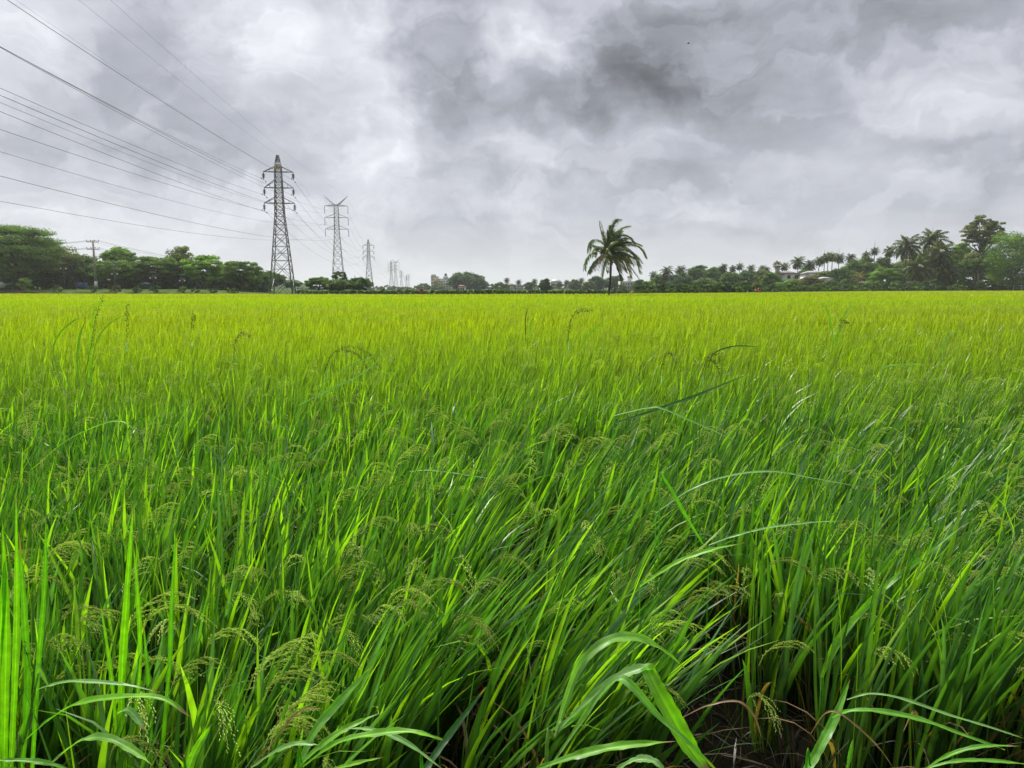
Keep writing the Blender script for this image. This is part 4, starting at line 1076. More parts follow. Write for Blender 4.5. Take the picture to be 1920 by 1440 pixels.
for k, (zz_, wd) in enumerate(((Hh - .05, 'upper'), (Hh - 1.95, 'lower'))):
    for j, x in enumerate((-1.5, 0.5, 1.5)):
        a = np.array((ub.x + x, UY - .22, bz + zz_)); l = a + np.array((-60, 25, 1.0)); rgt = a + np.array((26, 60, -6.5))
        mb = MB()
        for e in (l, rgt):
            t = np.linspace(0, 1, 14); P = a * (1 - t)[:, None] + e * t[:, None]; P[:, 2] -= 4 * 1.1 * t * (1 - t); mb.tube(P, .022, 4, cap=False)
        o = mb.build('service_wire', M_wire); tag(o, f'{["left", "middle", "right"][j]} wire on the {wd} crossarm of the concrete utility pole', 'wire', 'wires of the utility pole')

# ------------------------------------------------------------------ lamp posts
def lamp_post(px, top, Y, label, span=10):
    p = at(px, top, Y); bz = zground(p.x, Y); H = p.z - bz
    root = empty('lamp_post', (p.x, Y, bz), label, 'lamp post', 'park lamp posts with twin globes')
    mb = MB(); mb.tube([(0, 0, -.1), (0, 0, .5), (0, 0, H - .15)], [.10, .06, .045], 8); mb.build('pole', M_steel, root)
    s = span / F * Y / 2
    mb = MB(); mb.box(-s * .95, s * .95, -.6, .6, H - .1, H - .02); mb.box(-s * .6, s * .6, -.4, .4, H - .02, H + .06); mb.build('canopy', M_steel2, root)
    mb = MB(); mb.tube([(-s, 0, H - 1.45), (-s * .5, 0, H - 1.15), (0, 0, H - 1.05), (s * .5, 0, H - 1.15), (s, 0, H - 1.45)], .045, 6); mb.build('bracket', M_steel, root)
    for sx in (-1, 1):
        mb = MB(); R_ = .2; mb.lathe([(R_ * math.sin(a), R_ * math.cos(a)) for a in np.linspace(0, math.pi, 9)], (sx * s, 0, H - 1.5), 12); mb.build('globe', M_white, root, smooth=True)
lamp_post(118, 493, 203, 'lamp post with twin white globes left of the utility pole')
lamp_post(214, 503, 197, 'lamp post with twin white globes just right of the utility pole')
lamp_post(286, 510, 190, 'lamp post with twin white globes by the green box')
lamp_post(341, 515, 188, 'lamp post with twin white globes farthest right on the left bank', 9)
lamp_post(1795, 505, 254.5, 'lamp post with twin white globes under the trees at the right', 9)

# ------------------------------------------------------------------ walls, boxes and small things on the banks
def simple(name, label, cat, px0, px1, y0, y1, Y, parts, group=None):
    a = at(px0, y1, Y); b = at(px1, y0, Y); root = empty(name, ((a.x + b.x) / 2, Y, a.z), label, cat, group)
    return root, (b.x - a.x) / 2, b.z - a.z
root, hw, h = simple('boundary_wall', 'low white wall under the huge spreading tree at the far left', 'wall', -30, 25, 528.5, 536.5, 222, None)
mb = MB(); mb.box(-hw, hw, -.12, .12, -.6, h); mb.build('wall', M_white, root); mb = MB(); mb.box(-hw - .05, hw + .05, -.18, .18, h, h + .1); mb.build('coping', M_grey, root)
root, hw, h = simple('boundary_wall', 'patchy low white wall left of the blue box', 'wall', 68, 142, 533.5, 538.5, 224, None)
mb = MB()
for k in range(9):
    x0 = -hw + 2 * hw * k / 9; mb.box(x0, x0 + 2 * hw / 9 * (.9 if k % 3 else .45), -.12, .12, -.8, h * (.75 + .25 * ((k * 7) % 4) / 3))
mb.build('wall', M_white, root)
root, hw, h = simple('stall', 'blue box-shaped stall left of the utility pole', 'stall', 144, 160.5, 530.5, 538, 212, None)
mb = MB(); mb.box(-hw, hw, -1, 1, -.3, h - .1); mb.build('body', M_blue, root); mb = MB(); mb.box(-hw - .12, hw + .12, -1.15, 1.15, h - .1, h); mb.build('roof', M_grey, root); mb = MB(); mb.box(-hw * .5, hw * .2, -1.04, -1.01, .25, h * .7); mb.build('hatch', M_steel, root)
root, hw, h = simple('stall', 'green box-shaped stall with a pale roof near the third lamp post', 'stall', 267.5, 279, 532, 540, 208, None)
mb = MB(); mb.box(-hw, hw, -1, 1, -.3, h - .1); mb.build('body', M_greenp, root); mb = MB(); mb.add([(-hw - .3, -1.3, h - .1), (hw + .5, -1.3, h - .1), (hw + .5, 1.3, h - .1), (-hw - .3, 1.3, h - .1), (0, 0, h + .5)], t=[(0, 1, 4), (1, 2, 4), (2, 3, 4), (3, 0, 4)], q=[(3, 2, 1, 0)]); mb.build('roof', M_white, root)
root, hw, h = simple('stall', 'small orange-red box beside the trees right of the utility pole', 'stall', 203.5, 209, 534.5, 539.5, 207, None)
mb = MB(); mb.box(-hw, hw, -.5, .5, -.3, h); mb.build('body', M_red, root); mb = MB(); mb.box(-hw - .1, hw + .1, -.6, .6, h, h + .08); mb.build('lid', M_orange, root)
# pale wall and railing on the right bank
root, hw, h = simple('boundary_wall', 'pale weathered wall below the low palm at the right', 'wall', 1700, 1722, 529, 546, 259, None)
mb = MB(); mb.box(-hw, hw, -.15, .15, -.5, h); mb.build('wall', M_grey, root)
mb = MB(); mb.box(-hw - .1, hw + .1, -.25, .25, h, h + .15); mb.build('coping', M_white, root)
root, hw, h = simple('railing', 'white rail fence at the right edge by the track', 'fence', 1900, 1990, 534, 543.5, 254.5, None)
for k in range(7):
    x = -hw + 2 * hw * k / 6; mb = MB(); mb.bar((x, 0, -.4), (x, 0, h), .16); mb.build('post', M_white, root)
for z in (.35, .8): mb = MB(); mb.bar((-hw, 0, h * z), (hw, 0, h * z), .12); mb.build('rail', M_white, root)

# ------------------------------------------------------------------ buildings
M_redroof = solid('old_red_tiles', (.24, .11, .075), .9, var=.3)
def windows(root, hw, h, yf, cols, floors, zs0, ww, wh, mat=M_dark, name='window', frame=M_white):
    for f_ in range(floors):
        for c_ in range(cols):
            x = -hw + 2 * hw * (c_ + .5) / cols; z = zs0 + f_ * (h - zs0) / floors
            mb = MB(); mb.box(x - ww / 2 - .08, x + ww / 2 + .08, yf - .06, yf - .003, z - .08, z + wh + .08); w = mb.build(name, frame, root)
            mb = MB(); mb.box(x - ww / 2, x + ww / 2, yf - .09, yf - .062, z, z + wh); mb.build('pane', mat, w)
def block(name, label, px0, px1, top, Y, wall, floors, cols, roofmat=M_grey, base=0.8, d=9):
    a = at(px0, top, Y); b = at(px1, top, Y); h = a.z - base
    root = empty(name, ((a.x + b.x) / 2, Y, base), label, 'building'); hw = (b.x - a.x) / 2
    mb = MB(); mb.box(-hw, hw, 0, d, -.5, h - .4); mb.build('wall', wall, root)
    mb = MB(); mb.box(-hw - .3, hw + .3, -.3, d + .3, h - .4, h); mb.build('roof', roofmat, root)
    fh = (h - 1) / floors
    windows(root, hw, h - .6, 0, cols, floors, fh * .3, 2 * hw / cols * .5, fh * .45)
    return root, hw, h
root, hw, h = block('apartment_building', 'tan apartment block with an ochre balcony band, left of the white one', 808, 821, 518.5, 560, M_cream, 4, 3)
mb = MB(); mb.box(-.2, hw + .3, -1.4, -.01, h * .52, h * .80); mb.build('balcony', M_yellow, root)
mb = MB(); mb.box(-hw, hw * .3, 2, 6, h + .003, h + 1.6); mb.build('roof_room', M_cream, root)
root, hw, h = block('apartment_building', 'white apartment block beside the massive domed tree', 822, 845, 522.5, 555, M_white, 4, 5)
mb = MB(); mb.box(-1, 2.2, 2, 5, h + .003, h + 2.0); mb.build('roof_room', M_white, root)
mb = MB(); mb.lathe([(0, 0), (.9, 0), (.9, 1.6), (.4, 1.9), (0, 1.9)], (.6, 3.5, h + 2.0), 12); mb.build('water_tank', M_dark, root)
for k in range(4):
    mb = MB(); mb.box(-hw, -hw * .2, -1.2, -.1, h * (.08 + .23 * k), h * (.08 + .23 * k) + .35); mb.build('balcony', M_grey, root)
def house(label, px0, px1, top, Y, wall, roofm, cols=3, floors=2, base=.8, d=8, rh=1.6):
    a = at(px0, top, Y); b = at(px1, top, Y); h = max(a.z - base - rh, 2.0); hw = (b.x - a.x) / 2
    root = empty('house', ((a.x + b.x) / 2, Y, base), label, 'house')
    mb = MB(); mb.box(-hw, hw, 0, d, -.5, h); mb.build('wall', wall, root)
    mb = MB(); e = .5; mb.add([(-hw - e, -e, h), (hw + e, -e, h), (hw + e, d + e, h), (-hw - e, d + e, h), (-hw * .5, d / 2, h + rh), (hw * .5, d / 2, h + rh)],
        q=[(0, 1, 5, 4), (2, 3, 4, 5), (3, 2, 1, 0)], t=[(1, 2, 5), (3, 0, 4)]); mb.build('roof', roofm, root)
    fh = h / floors; windows(root, hw, h, 0, cols, floors, fh * .28, 2 * hw / cols * .5, fh * .45)
    return root, hw, h
house('stepped white house in the far wood, left one of the pair', 950, 964, 531, 430, M_white, M_roof, 4, 3)
house('white house in the far wood, right one of the pair, lower', 965, 981, 534.5, 436, M_white, M_roof, 4, 2)
house('small far house with a red roof under the domed tree', 858, 871, 543.5, 330, M_cream, M_redroof, 3, 1, rh=.8)
house('large hall with a pale grey hipped roof on the far horizon', 1033, 1054, 523, 800, M_white, M_steel2, 5, 2, rh=4, d=20)
# pale domed public building far behind the clump
a = at(663, 515, 900); root = empty('public_building', (a.x, 900, .8), 'pale bluish far building with a small spire above the tree clump', 'building')
hh = a.z - .8; mb = MB(); mb.box(-9, 9, 0, 14, 0, hh * .52); mb.build('wall', M_white, root)
mb = MB(); mb.add([(-9.6, -.6, hh * .52), (9.6, -.6, hh * .52), (9.6, 14.6, hh * .52), (-9.6, 14.6, hh * .52), (-3, 7, hh * .8), (3, 7, hh * .8)], q=[(0, 1, 5, 4), (2, 3, 4, 5)], t=[(1, 2, 5), (3, 0, 4)]); mb.build('roof', M_steel2, root)
mb = MB(); mb.tube([(0, 7, hh * .78), (0, 7, hh * .9), (0, 7, hh)], [.9, .4, .05], 8); mb.build('spire', M_steel2, root)
windows(root, 9, hh * .5, 0, 6, 2, hh * .1, 1.3, 1.8)
# white villa behind the palm
Y = 420; a = at(1163, 543, Y); b = at(1191, 526.5, Y); hw = (b.x - a.x) / 2; h = b.z - a.z
root = empty('villa', ((a.x + b.x) / 2, Y, a.z), 'white two-storey villa with pillars and a small tower right of the palm trunk', 'house')
mb = MB(); mb.box(-hw, hw, 1.8, 9, -1, h - .3); mb.build('wall', M_white, root)
for k in range(7):
    x = -hw + 2 * hw * k / 6; mb = MB(); mb.bar((x, 0, -1), (x, 0, h - .5), .34); mb.build('pillar', M_white, root)
for z in (h * .48, h - .5): mb = MB(); mb.box(-hw - .2, hw + .2, -.25, 1.79, z, z + .28); mb.build('balcony_slab', M_white, root)
mb = MB(); mb.box(.4, 2.3, 2.5, 4.5, h - .3, h + 2.1); mb.build('tower', M_white, root)
mb = MB(); mb.box(.1, 2.6, 2.2, 4.8, h + 2.1, h + 2.35); mb.add([(.1, 2.2, h + 2.355), (2.6, 2.2, h + 2.355), (2.6, 4.8, h + 2.355), (.1, 4.8, h + 2.355), (1.35, 3.5, h + 3.2)], t=[(0, 1, 4), (1, 2, 4), (2, 3, 4), (3, 0, 4)]); mb.build('tower_roof', M_roof, root)
windows(root, hw, h - .5, 1.8, 6, 2, h * .12, .9, h * .25)
# hillside house
Y = 292; a = at(1455, 524, Y); b = at(1500, 514.5, Y); hw = (b.x - a.x) / 2; h = b.z - a.z
gz_ = zground(a.x, Y); root = empty('house', ((a.x + b.x) / 2, Y, gz_), 'white hillside house with a grey tiled roof and a louvred turret', 'house'); o_ = a.z - gz_
mb = MB(); mb.box(-hw, hw, 0, 8, -.3, o_ + h); mb.build('wall', M_white, root)
z0 = o_ + h; rt_ = at(1480, 507.5, Y).z - gz_
mb = MB(); mb.add([(-hw - .8, -1.2, z0), (hw + .8, -1.2, z0), (hw + .8, 9.2, z0), (-hw - .8, 9.2, z0), (-hw * .45, 4, rt_), (hw * .35, 4, rt_)], q=[(0, 1, 5, 4), (2, 3, 4, 5), (3, 2, 1, 0)], t=[(1, 2, 5), (3, 0, 4)]); mb.build('roof', M_roof, root)
for x0, x1 in ((-.3, 1.0), (2.6, 4.0)):
    mb = MB(); mb.box(x0, x1, -.09, -.02, o_ + h * .15, o_ + h * .85); w_ = mb.build('window', M_grey, root); mb = MB(); mb.box(x0 + .1, x1 - .1, -.12, -.092, o_ + h * .2, o_ + h * .8); mb.build('pane', M_dark, w_)
mb = MB(); mb.box(-hw - .5, hw + .5, -.6, -.02, o_ - .5, o_ - .2); mb.build('ledge', M_grey, root)
t0 = at(1457, 511, Y); t1 = at(1463.5, 500, Y); ox = ((a.x + b.x) / 2); za, zb_ = t0.z - gz_, t1.z - gz_; xa, xb = t0.x - ox, t1.x - ox
mb = MB()
for k in range(4): x = xa + (xb - xa) * k / 3; mb.box(x - .13, x + .13, 1.0, 2.6, za - .8, zb_)
mb.box(xa - .3, xb + .3, .8, 2.8, za - 1.2, za - .4); tu = mb.build('turret', M_white, root)
mb = MB(); mb.box(xa + .05, xb - .05, 1.9, 2.0, za - .4, zb_ - .01); mb.build('louvre', M_dark, tu)
cx_ = (xa + xb) / 2; mb = MB(); mb.add([(xa - .8, .3, zb_), (xb + .8, .3, zb_), (xb + .8, 3.3, zb_), (xa - .8, 3.3, zb_), (cx_, 1.8, zb_ + 1.0)], t=[(0, 1, 4), (1, 2, 4), (2, 3, 4), (3, 0, 4)], q=[(3, 2, 1, 0)]); mb.build('turret_roof', M_roof, root)
house('low pale-roofed house half hidden under the slim palm row', 1514, 1548, 507.5, 306, M_white, M_grey, 5, 1, base=2.0, d=8, rh=1.2)
house('small white house glimpsed between the trees right of the hillside house', 1546, 1564, 519, 275, M_white, M_steel2, 3, 1, base=1.0, rh=.7)

# ------------------------------------------------------------------ diggers
def digger(label, px, py, Y, facing, boom, stick, mat, scale=1.0):
    """boom and stick given as (dx, dz) joints in metres from the cab pivot"""
    p = at(px, py, Y); bz = zground(p.x, Y); s = scale
    root = empty('excavator', (p.x, Y, bz), label, 'excavator', 'orange diggers on the far bank')
    for sy in (-.8, .8):
        mb = MB(); mb.tube([(-1.4 * s, sy * s, .4 * s), (1.4 * s, sy * s, .4 * s)], .38 * s, 10); mb.box(-1.5 * s, 1.5 * s, sy * s - .25 * s, sy * s + .25 * s, .05, .7 * s); mb.build('track', M_rubber, root)
    mb = MB(); mb.box(-1.5 * s, 1.0 * s, -1.0 * s, 1.0 * s, .8 * s, 1.5 * s); mb.box(-1.7 * s, -.7 * s, -1.05 * s, 1.05 * s, .9 * s, 1.9 * s); body = mb.build('body', mat, root)
    mb = MB(); mb.box(-.2 * s, .95 * s, -.95 * s, -.1 * s, 1.5 * s, 2.7 * s); cab = mb.build('cab', mat, root)
    mb = MB(); mb.box(-.05 * s, .85 * s, -.98 * s, -.952 * s, 1.75 * s, 2.5 * s); mb.build('window', M_dark, cab)
    q = [(.8 * facing * s, 0, 1.5 * s)] + [(x * facing * s, 0, z * s) for x, z in boom]
    mb = MB()
    for i in range(len(q) - 1): mb.bar(q[i], q[i + 1], .42 * s, .32 * s)
    mb.build('boom', mat, root)
    e = (stick[0] * facing * s, 0, stick[1] * s); mb = MB(); mb.bar(q[-1], e, .32 * s, .22 * s); mb.build('stick', mat, root)
    mb = MB(); mb.add([(e[0] - .4 * s, -.45 * s, e[2]), (e[0] + .35 * s, -.45 * s, e[2]), (e[0] + .2 * s, -.45 * s, e[2] - .7 * s), (e[0] - .4 * s, -.45 * s, e[2] - .55 * s),
                       (e[0] - .4 * s, .45 * s, e[2]), (e[0] + .35 * s, .45 * s, e[2]), (e[0] + .2 * s, .45 * s, e[2] - .7 * s), (e[0] - .4 * s, .45 * s, e[2] - .55 * s)],
                      q=[(0, 1, 2, 3), (7, 6, 5, 4), (0, 4, 5, 1), (1, 5, 6, 2), (2, 6, 7, 3)]); mb.build('bucket', M_rubber, root)
digger('orange digger right of the lone palm, below the white villa', 1186, 545, 143, 1, [(1.5, 1.9)], (2.0, .7), M_orange, .5)
digger('orange digger whose raised arm sticks up in front of the right-hand wood', 1422, 545, 176, -1, [(2.4, 4.2), (2.9, 5.4)], (2.2, 3.6), M_orange, .42)
digger('red digger near the tan apartment block', 789, 545, 142, 1, [(1.6, 1.6)], (2.2, .5), M_red, .42)

# a bird high over the field
p = at(1290.5, 82, 150); root = empty('bird', p, 'small dark bird flying high right of the dark cloud', 'bird')
mb = MB(); mb.tube([(-.28, 0, 0), (-.1, 0, .03), (.1, 0, .03), (.24, 0, .05), (.32, 0, .04)], [.015, .06, .065, .045, .01], 8); mb.build('body', M_dark, root, smooth=True)
for s_ in (-1, 1):
    mb = MB(); mb.add([(.12, 0, .04), (-.1, 0, .04), (-.06, s_ * .3, .16), (.12, s_ * .28, .17), (-.08, s_ * .55, .10)], q=[(0, 1, 2, 3)], t=[(3, 2, 4)])
    mb.add([(.12, 0, .055), (-.1, 0, .055), (-.06, s_ * .3, .175), (.12, s_ * .28, .185), (-.08, s_ * .55, .10)], q=[(3, 2, 1, 0)], t=[(4, 2, 3)]); mb.build('wing', M_dark, root)
# ------------------------------------------------------------------ foreground weeds and the taller grasses
def catmull(P, n):
    P = np.array(P, float); P = np.vstack([2 * P[0] - P[1], P, 2 * P[-1] - P[-2]]); out = []
    m = len(P) - 3
    for s in np.linspace(0, m - 1e-6, n):
        i = int(s); t = s - i; a, b, c, d = P[i:i + 4]
        out.append(.5 * ((2 * b) + (-a + c) * t + (2 * a - 5 * b + 4 * c - d) * t * t + (-a + 3 * b - 3 * c + d) * t ** 3))
    return np.array(out)
WG = np.array((.14, .40, .022)); WL = np.array((.22, .52, .02)); WP = np.array((.22, .44, .11)); WD = np.array((.03, .12, .015)); WB = np.array((.28, .17, .08))  # WP has the pale sky sheen of glossy leaves painted in
def leaf_curve(root, pts, wpx, Y0, Y1, col, name='leaf', tw=0.0, n=30, up=.75, base_w=.35, mat=None, col2=None, tip=1.0):
    m = len(pts); W = [at(px, py, Y0 + (Y1 - Y0) * i / (m - 1)) for i, (px, py) in enumerate(pts)]
    ro_ = np.array(root.location); C = catmull([np.array(p) for p in W], n)
    T = norm(np.gradient(C, axis=0)); tocam = norm(np.array(cam_loc)[None] - C)
    wid = wpx / F * (Y0 + Y1) / 2
    t = np.linspace(0, 1, n); prof = np.minimum(base_w + (1 - base_w) * np.sin(np.clip(t * 2.2, 0, math.pi / 2)), 1) * (1 - np.clip((t - .45) / .55, 0, 1) ** 2.0 * .97 * tip)
    Nn = np.array((0, 0, 1.0))[None] * up + tocam * (1.2 - up); Nn = norm(Nn - T * (Nn * T).sum(1, keepdims=True))
    S = np.cross(T, Nn)
    if tw: 
        ang = tw * np.sin(t * 2.6); S = S * np.cos(ang)[:, None] + Nn * np.sin(ang)[:, None]; Nn = np.cross(S, T)
    h = S * (prof * wid / 2)[:, None]; fold = Nn * (prof * wid * .16)[:, None]
    us = np.array((-1, -.75, -.5, -.25, 0, .25, .5, .75, 1.0)); K = 9; rl = np.random.default_rng(int(abs(pts[0][0]) * 7 + abs(pts[0][1])))
    edge = 1 + .05 * rl.normal(0, 1, n) * (t > .1)
    rows = C[:, None, :] + h[:, None, :] * us[None, :, None] * edge[:, None, None] + fold[:, None, :] * (np.abs(us) ** 1.3)[None, :, None] - ro_
    wob = (.07 * wid * np.sin(t * 17 + wpx) + .05 * wid * np.sin(t * 41 + wpx * 2))[:, None, None] * (np.abs(us) ** 2 * np.sign(us))[None, :, None]; rows = rows + wob * Nn[:, None, :]
    c = np.array(col); c2 = c if col2 is None else np.array(col2)
    cc = (c[None] * (1 - t)[:, None] + c2[None] * t[:, None])[:, None, :] * np.array((.95, 1.06, .90, 1.05, 1.5, .92, 1.07, .90, 1.0))[None, :, None] * rl.uniform(.96, 1.04, (n, 1, 1))
    dry = np.clip((t - rl.uniform(.88, .97)) / .05, 0, 1)[:, None, None]; cc = cc * (1 - dry) + np.array((.30, .20, .08)) * dry
    i, j = np.meshgrid(np.arange(n - 1), np.arange(K - 1), indexing='ij'); a = (i * K + j).ravel()
    mb = MB(); mb.add(rows.reshape(-1, 3), q=np.stack([a, a + 1, a + 1 + K, a + K], 1), col=cc.reshape(-1, 3))
    return mb.build(name, mat or M_weed, root, smooth=True)
def stem_curve(root, pts, rad, Y0, Y1, col, ground=True):
    m = len(pts); W = [np.array(at(px, py, Y0 + (Y1 - Y0) * i / (m - 1))) for i, (px, py) in enumerate(pts)]
    ro_ = np.array(root.location)
    if ground: W = [ro_ + np.array((0, 0, -.02))] + W
    C = catmull(W, 14) - ro_; mb = MB(); mb.tube(C, np.linspace(rad, rad * .6, 14), 7, col=col); return mb.build('stem', M_weed, root, smooth=True)
def weed(label, px, Y, cat='grass plant', name='grass_plant', group='wild grasses on the bund at the camera\'s feet', dx=0.0):
    p = at(px, 1440, Y); x = p.x + dx; return empty(name, (x, Y, zground(x, Y)), label, cat, group)
# left plant
w1 = weed('wild grass plant with arching broad leaves in the bottom left corner', 40, 1.35)
stem_curve(w1, [(36, 1440), (46, 1390), (72, 1262)], .0028, 1.35, 1.40, (.16, .26, .05))
leaf_curve(w1, [(64, 1295), (100, 1284), (145, 1278), (230, 1284), (300, 1298)], 13, 1.40, 1.38, WP, up=1.1)
leaf_curve(w1, [(50, 1386), (90, 1352), (140, 1322), (210, 1309), (300, 1309), (358, 1345)], 21, 1.38, 1.30, WG, up=1.0, col2=WL)
leaf_curve(w1, [(95, 1432), (150, 1390), (200, 1385), (250, 1408), (284, 1434)], 23, 1.36, 1.28, WP, up=1.0, col2=WL)
leaf_curve(w1, [(-10, 1426), (40, 1426), (90, 1432), (140, 1446)], 14, 1.30, 1.32, WG, up=.9)
leaf_curve(w1, [(222, 1338), (236, 1331), (252, 1342), (269, 1367)], 17, 1.34, 1.28, WP, up=.8, base_w=.6, tip=.8)
leaf_curve(w1, [(71, 1244), (78, 1262), (91, 1287)], 7, 1.4, 1.38, WL, up=.3)
w2 = weed('single upright bright grass shoot near the bottom left', 352, 1.5)
leaf_curve(w2, [(350, 1450), (368, 1405), (398, 1356)], 16, 1.5, 1.55, WL, up=.2, base_w=.9); stem_curve(w2, [(348, 1470), (350, 1446)], .003, 1.5, 1.5, WG)
w3 = weed('wild grass plant with long lax leaves left of the bottom middle', 560, 1.4)
stem_curve(w3, [(560, 1460), (566, 1430)], .003, 1.4, 1.42, WG)
leaf_curve(w3, [(560, 1440), (590, 1372), (640, 1312), (697, 1250)], 20, 1.42, 1.6, WG, up=.5)
leaf_curve(w3, [(566, 1440), (630, 1394), (700, 1377), (770, 1372), (830, 1387)], 20, 1.4, 1.36, WG, up=.95, col2=WL)
leaf_curve(w3, [(655, 1366), (700, 1369), (760, 1392), (835, 1446)], 13, 1.45, 1.36, WP, up=.9)
leaf_curve(w3, [(556, 1440), (600, 1400), (650, 1366), (712, 1337)], 17, 1.42, 1.5, WG, up=.8, col2=WL)
leaf_curve(w3, [(470, 1440), (520, 1408), (560, 1395), (600, 1397)], 16, 1.36, 1.34, WP, up=.9)
leaf_curve(w3, [(600, 1452), (650, 1436), (718, 1420)], 13, 1.36, 1.34, WL, up=.9)
leaf_curve(w3, [(470, 1436), (505, 1400), (560, 1336), (606, 1329)], 7, 1.6, 1.55, WB, up=.8)
w4 = weed('upright grass blade with a pale rim just left of the bottom middle', 800, 1.45)
leaf_curve(w4, [(792, 1452), (822, 1406), (862, 1352), (912, 1288)], 14, 1.45, 1.62, WD, up=.2, base_w=.9); stem_curve(w4, [(790, 1466), (794, 1446)], .003, 1.45, 1.45, WG)
w5 = weed('large wild grass plant with broad folded leaves right of the bottom middle', 1024, 1.3)
stem_curve(w5, [(1024, 1442), (1040, 1385), (1052, 1352)], .0045, 1.3, 1.34, (.24, .36, .10))
leaf_curve(w5, [(1044, 1372), (1062, 1312), (1090, 1245), (1130, 1208), (1165, 1196), (1205, 1199), (1250, 1224), (1284, 1254)], 25, 1.34, 1.42, WP, up=.7, col2=WL)
leaf_curve(w5, [(1048, 1366), (1100, 1318), (1150, 1276), (1195, 1256), (1224, 1251)], 24, 1.33, 1.32, WP, up=.9, tip=.25)
leaf_curve(w5, [(1212, 1250), (1232, 1290), (1262, 1345), (1296, 1405), (1330, 1452)], 36, 1.32, 1.22, WL, up=.15, base_w=.75, tip=.7)
leaf_curve(w5, [(1030, 1442), (1080, 1368), (1122, 1308), (1158, 1274), (1185, 1288), (1235, 1345), (1290, 1392), (1345, 1446)], 20, 1.3, 1.2, WP, up=.8, col2=WG)
leaf_curve(w5, [(1046, 1372), (1080, 1345), (1130, 1300), (1160, 1270)], 11, 1.36, 1.36, WG, up=.5)
leaf_curve(w5, [(1006, 1442), (1080, 1418), (1160, 1400), (1268, 1390)], 23, 1.25, 1.22, WG, up=.8, col2=WL)
leaf_curve(w5, [(1150, 1448), (1190, 1426), (1225, 1428), (1250, 1450)], 22, 1.18, 1.15, WP, up=1.0)
w6 = weed('wild grass plant with long arching leaves in the bottom right corner', 1515, 1.45)
stem_curve(w6, [(1510, 1460), (1520, 1436)], .003, 1.45, 1.45, WG)
leaf_curve(w6, [(1512, 1446), (1540, 1396), (1566, 1345), (1594, 1274)], 19, 1.45, 1.6, WG, up=.2, base_w=.8)
leaf_curve(w6, [(1560, 1346), (1590, 1334), (1640, 1333), (1720, 1348), (1800, 1376), (1884, 1406)], 15, 1.5, 1.4, WG, up=.9)
leaf_curve(w6, [(1588, 1312), (1630, 1301), (1690, 1310), (1780, 1341), (1860, 1365), (1930, 1388)], 9, 1.55, 1.45, WP, up=.9)
leaf_curve(w6, [(1735, 1442), (1780, 1416), (1840, 1400), (1912, 1399)], 12, 1.35, 1.3, WG, up=.9)
leaf_curve(w6, [(1728, 1444), (1790, 1428), (1860, 1427), (1935, 1434)], 11, 1.3, 1.25, WG, up=.9)
leaf_curve(w6, [(1588, 1446), (1594, 1415), (1600, 1384)], 9, 1.4, 1.42, WG, up=.2)
leaf_curve(w6, [(1520, 1376), (1545, 1340), (1570, 1336), (1610, 1365), (1650, 1405), (1675, 1440)], 6, 1.5, 1.42, WB, up=.8)
leaf_curve(w6, [(1280, 1345), (1330, 1322), (1385, 1316), (1415, 1345), (1428, 1385)], 6, 2.1, 2.0, WB, up=.8)
# long loose rice leaves lying over the crop, and dry ones
GLf = 'long loose leaves bent over the crop'
def loose(label, pts, w, Y0, Y1, col, **k):
    p = at(*pts[0], Y0); root = empty('rice_plant', (p.x, Y0, 0), label, 'rice plant', GLf)
    b = np.array(p); mb = MB(); mb.tube(np.array([(0, 0, -.02), (.0, 0, b[2] * .6), (b[0] - p.x, 0, b[2])]), [.004, .003, .002], 6, col=WG); mb.build('stem', M_weed, root)
    leaf_curve(root, pts, w * .75, Y0, Y1, col, up=k.get('up', .8), base_w=.5)
loose('rice plant with a long dark straight leaf pointing up right, right of centre', [(1150, 795), (1240, 765), (1310, 740), (1402, 702)], 9, 5.2, 5.4, WD, up=.5)
loose('rice plant with a pale leaf bent sharply down in the middle right', [(1150, 780), (1215, 765), (1245, 768), (1320, 800), (1392, 832)], 8, 4.6, 4.4, WP)
loose('rice plant with a long pale leaf arching right above the dark gap', [(1230, 962), (1300, 915), (1370, 892), (1450, 884), (1530, 898), (1645, 918)], 9, 3.2, 3.1, WP)
loose('rice plant with a pale horizontal leaf pointing right over the dark gap', [(1330, 1022), (1380, 1004), (1450, 988), (1520, 980), (1592, 976)], 9, 2.9, 2.8, WP)
loose('rice plant with a leaf falling steeply right of centre', [(1238, 885), (1262, 925), (1290, 975), (1322, 1026)], 11, 3.1, 3.0, WG, up=.4)
loose('rice plant with a thin pale leaf lying left to right just left of centre', [(768, 884), (810, 882), (870, 890), (950, 902)], 6, 4.2, 4.1, WP)
loose('rice plant with a long thin pale leaf reaching right near the middle', [(560, 760), (620, 730), (680, 700), (745, 645)], 6, 5.6, 5.7, WP, up=.6)
loose('rice plant with a bright leaf curving over at the left', [(60, 880), (120, 830), (180, 800), (225, 790), (262, 812)], 9, 3.8, 3.7, WL)
loose('rice plant with a dark leaf pointing right in the left middle', [(600, 720), (650, 690), (690, 672), (748, 640)], 5, 6.5, 6.6, WG)
loose('rice plant with broad arching bright leaves by the dark gap', [(1200, 1100), (1260, 1060), (1320, 1035), (1395, 1018)], 17, 2.75, 2.7, WL)
loose('rice plant with a broad bright leaf sweeping up right at the right', [(1545, 1260), (1590, 1180), (1650, 1110), (1730, 1045), (1812, 980)], 15, 2.7, 2.9, WG, up=.4)
loose('rice plant with two-toned broad blade at the lower right', [(1540, 1270), (1570, 1200), (1640, 1120), (1700, 1060)], 17, 2.65, 2.75, WL, up=.2)
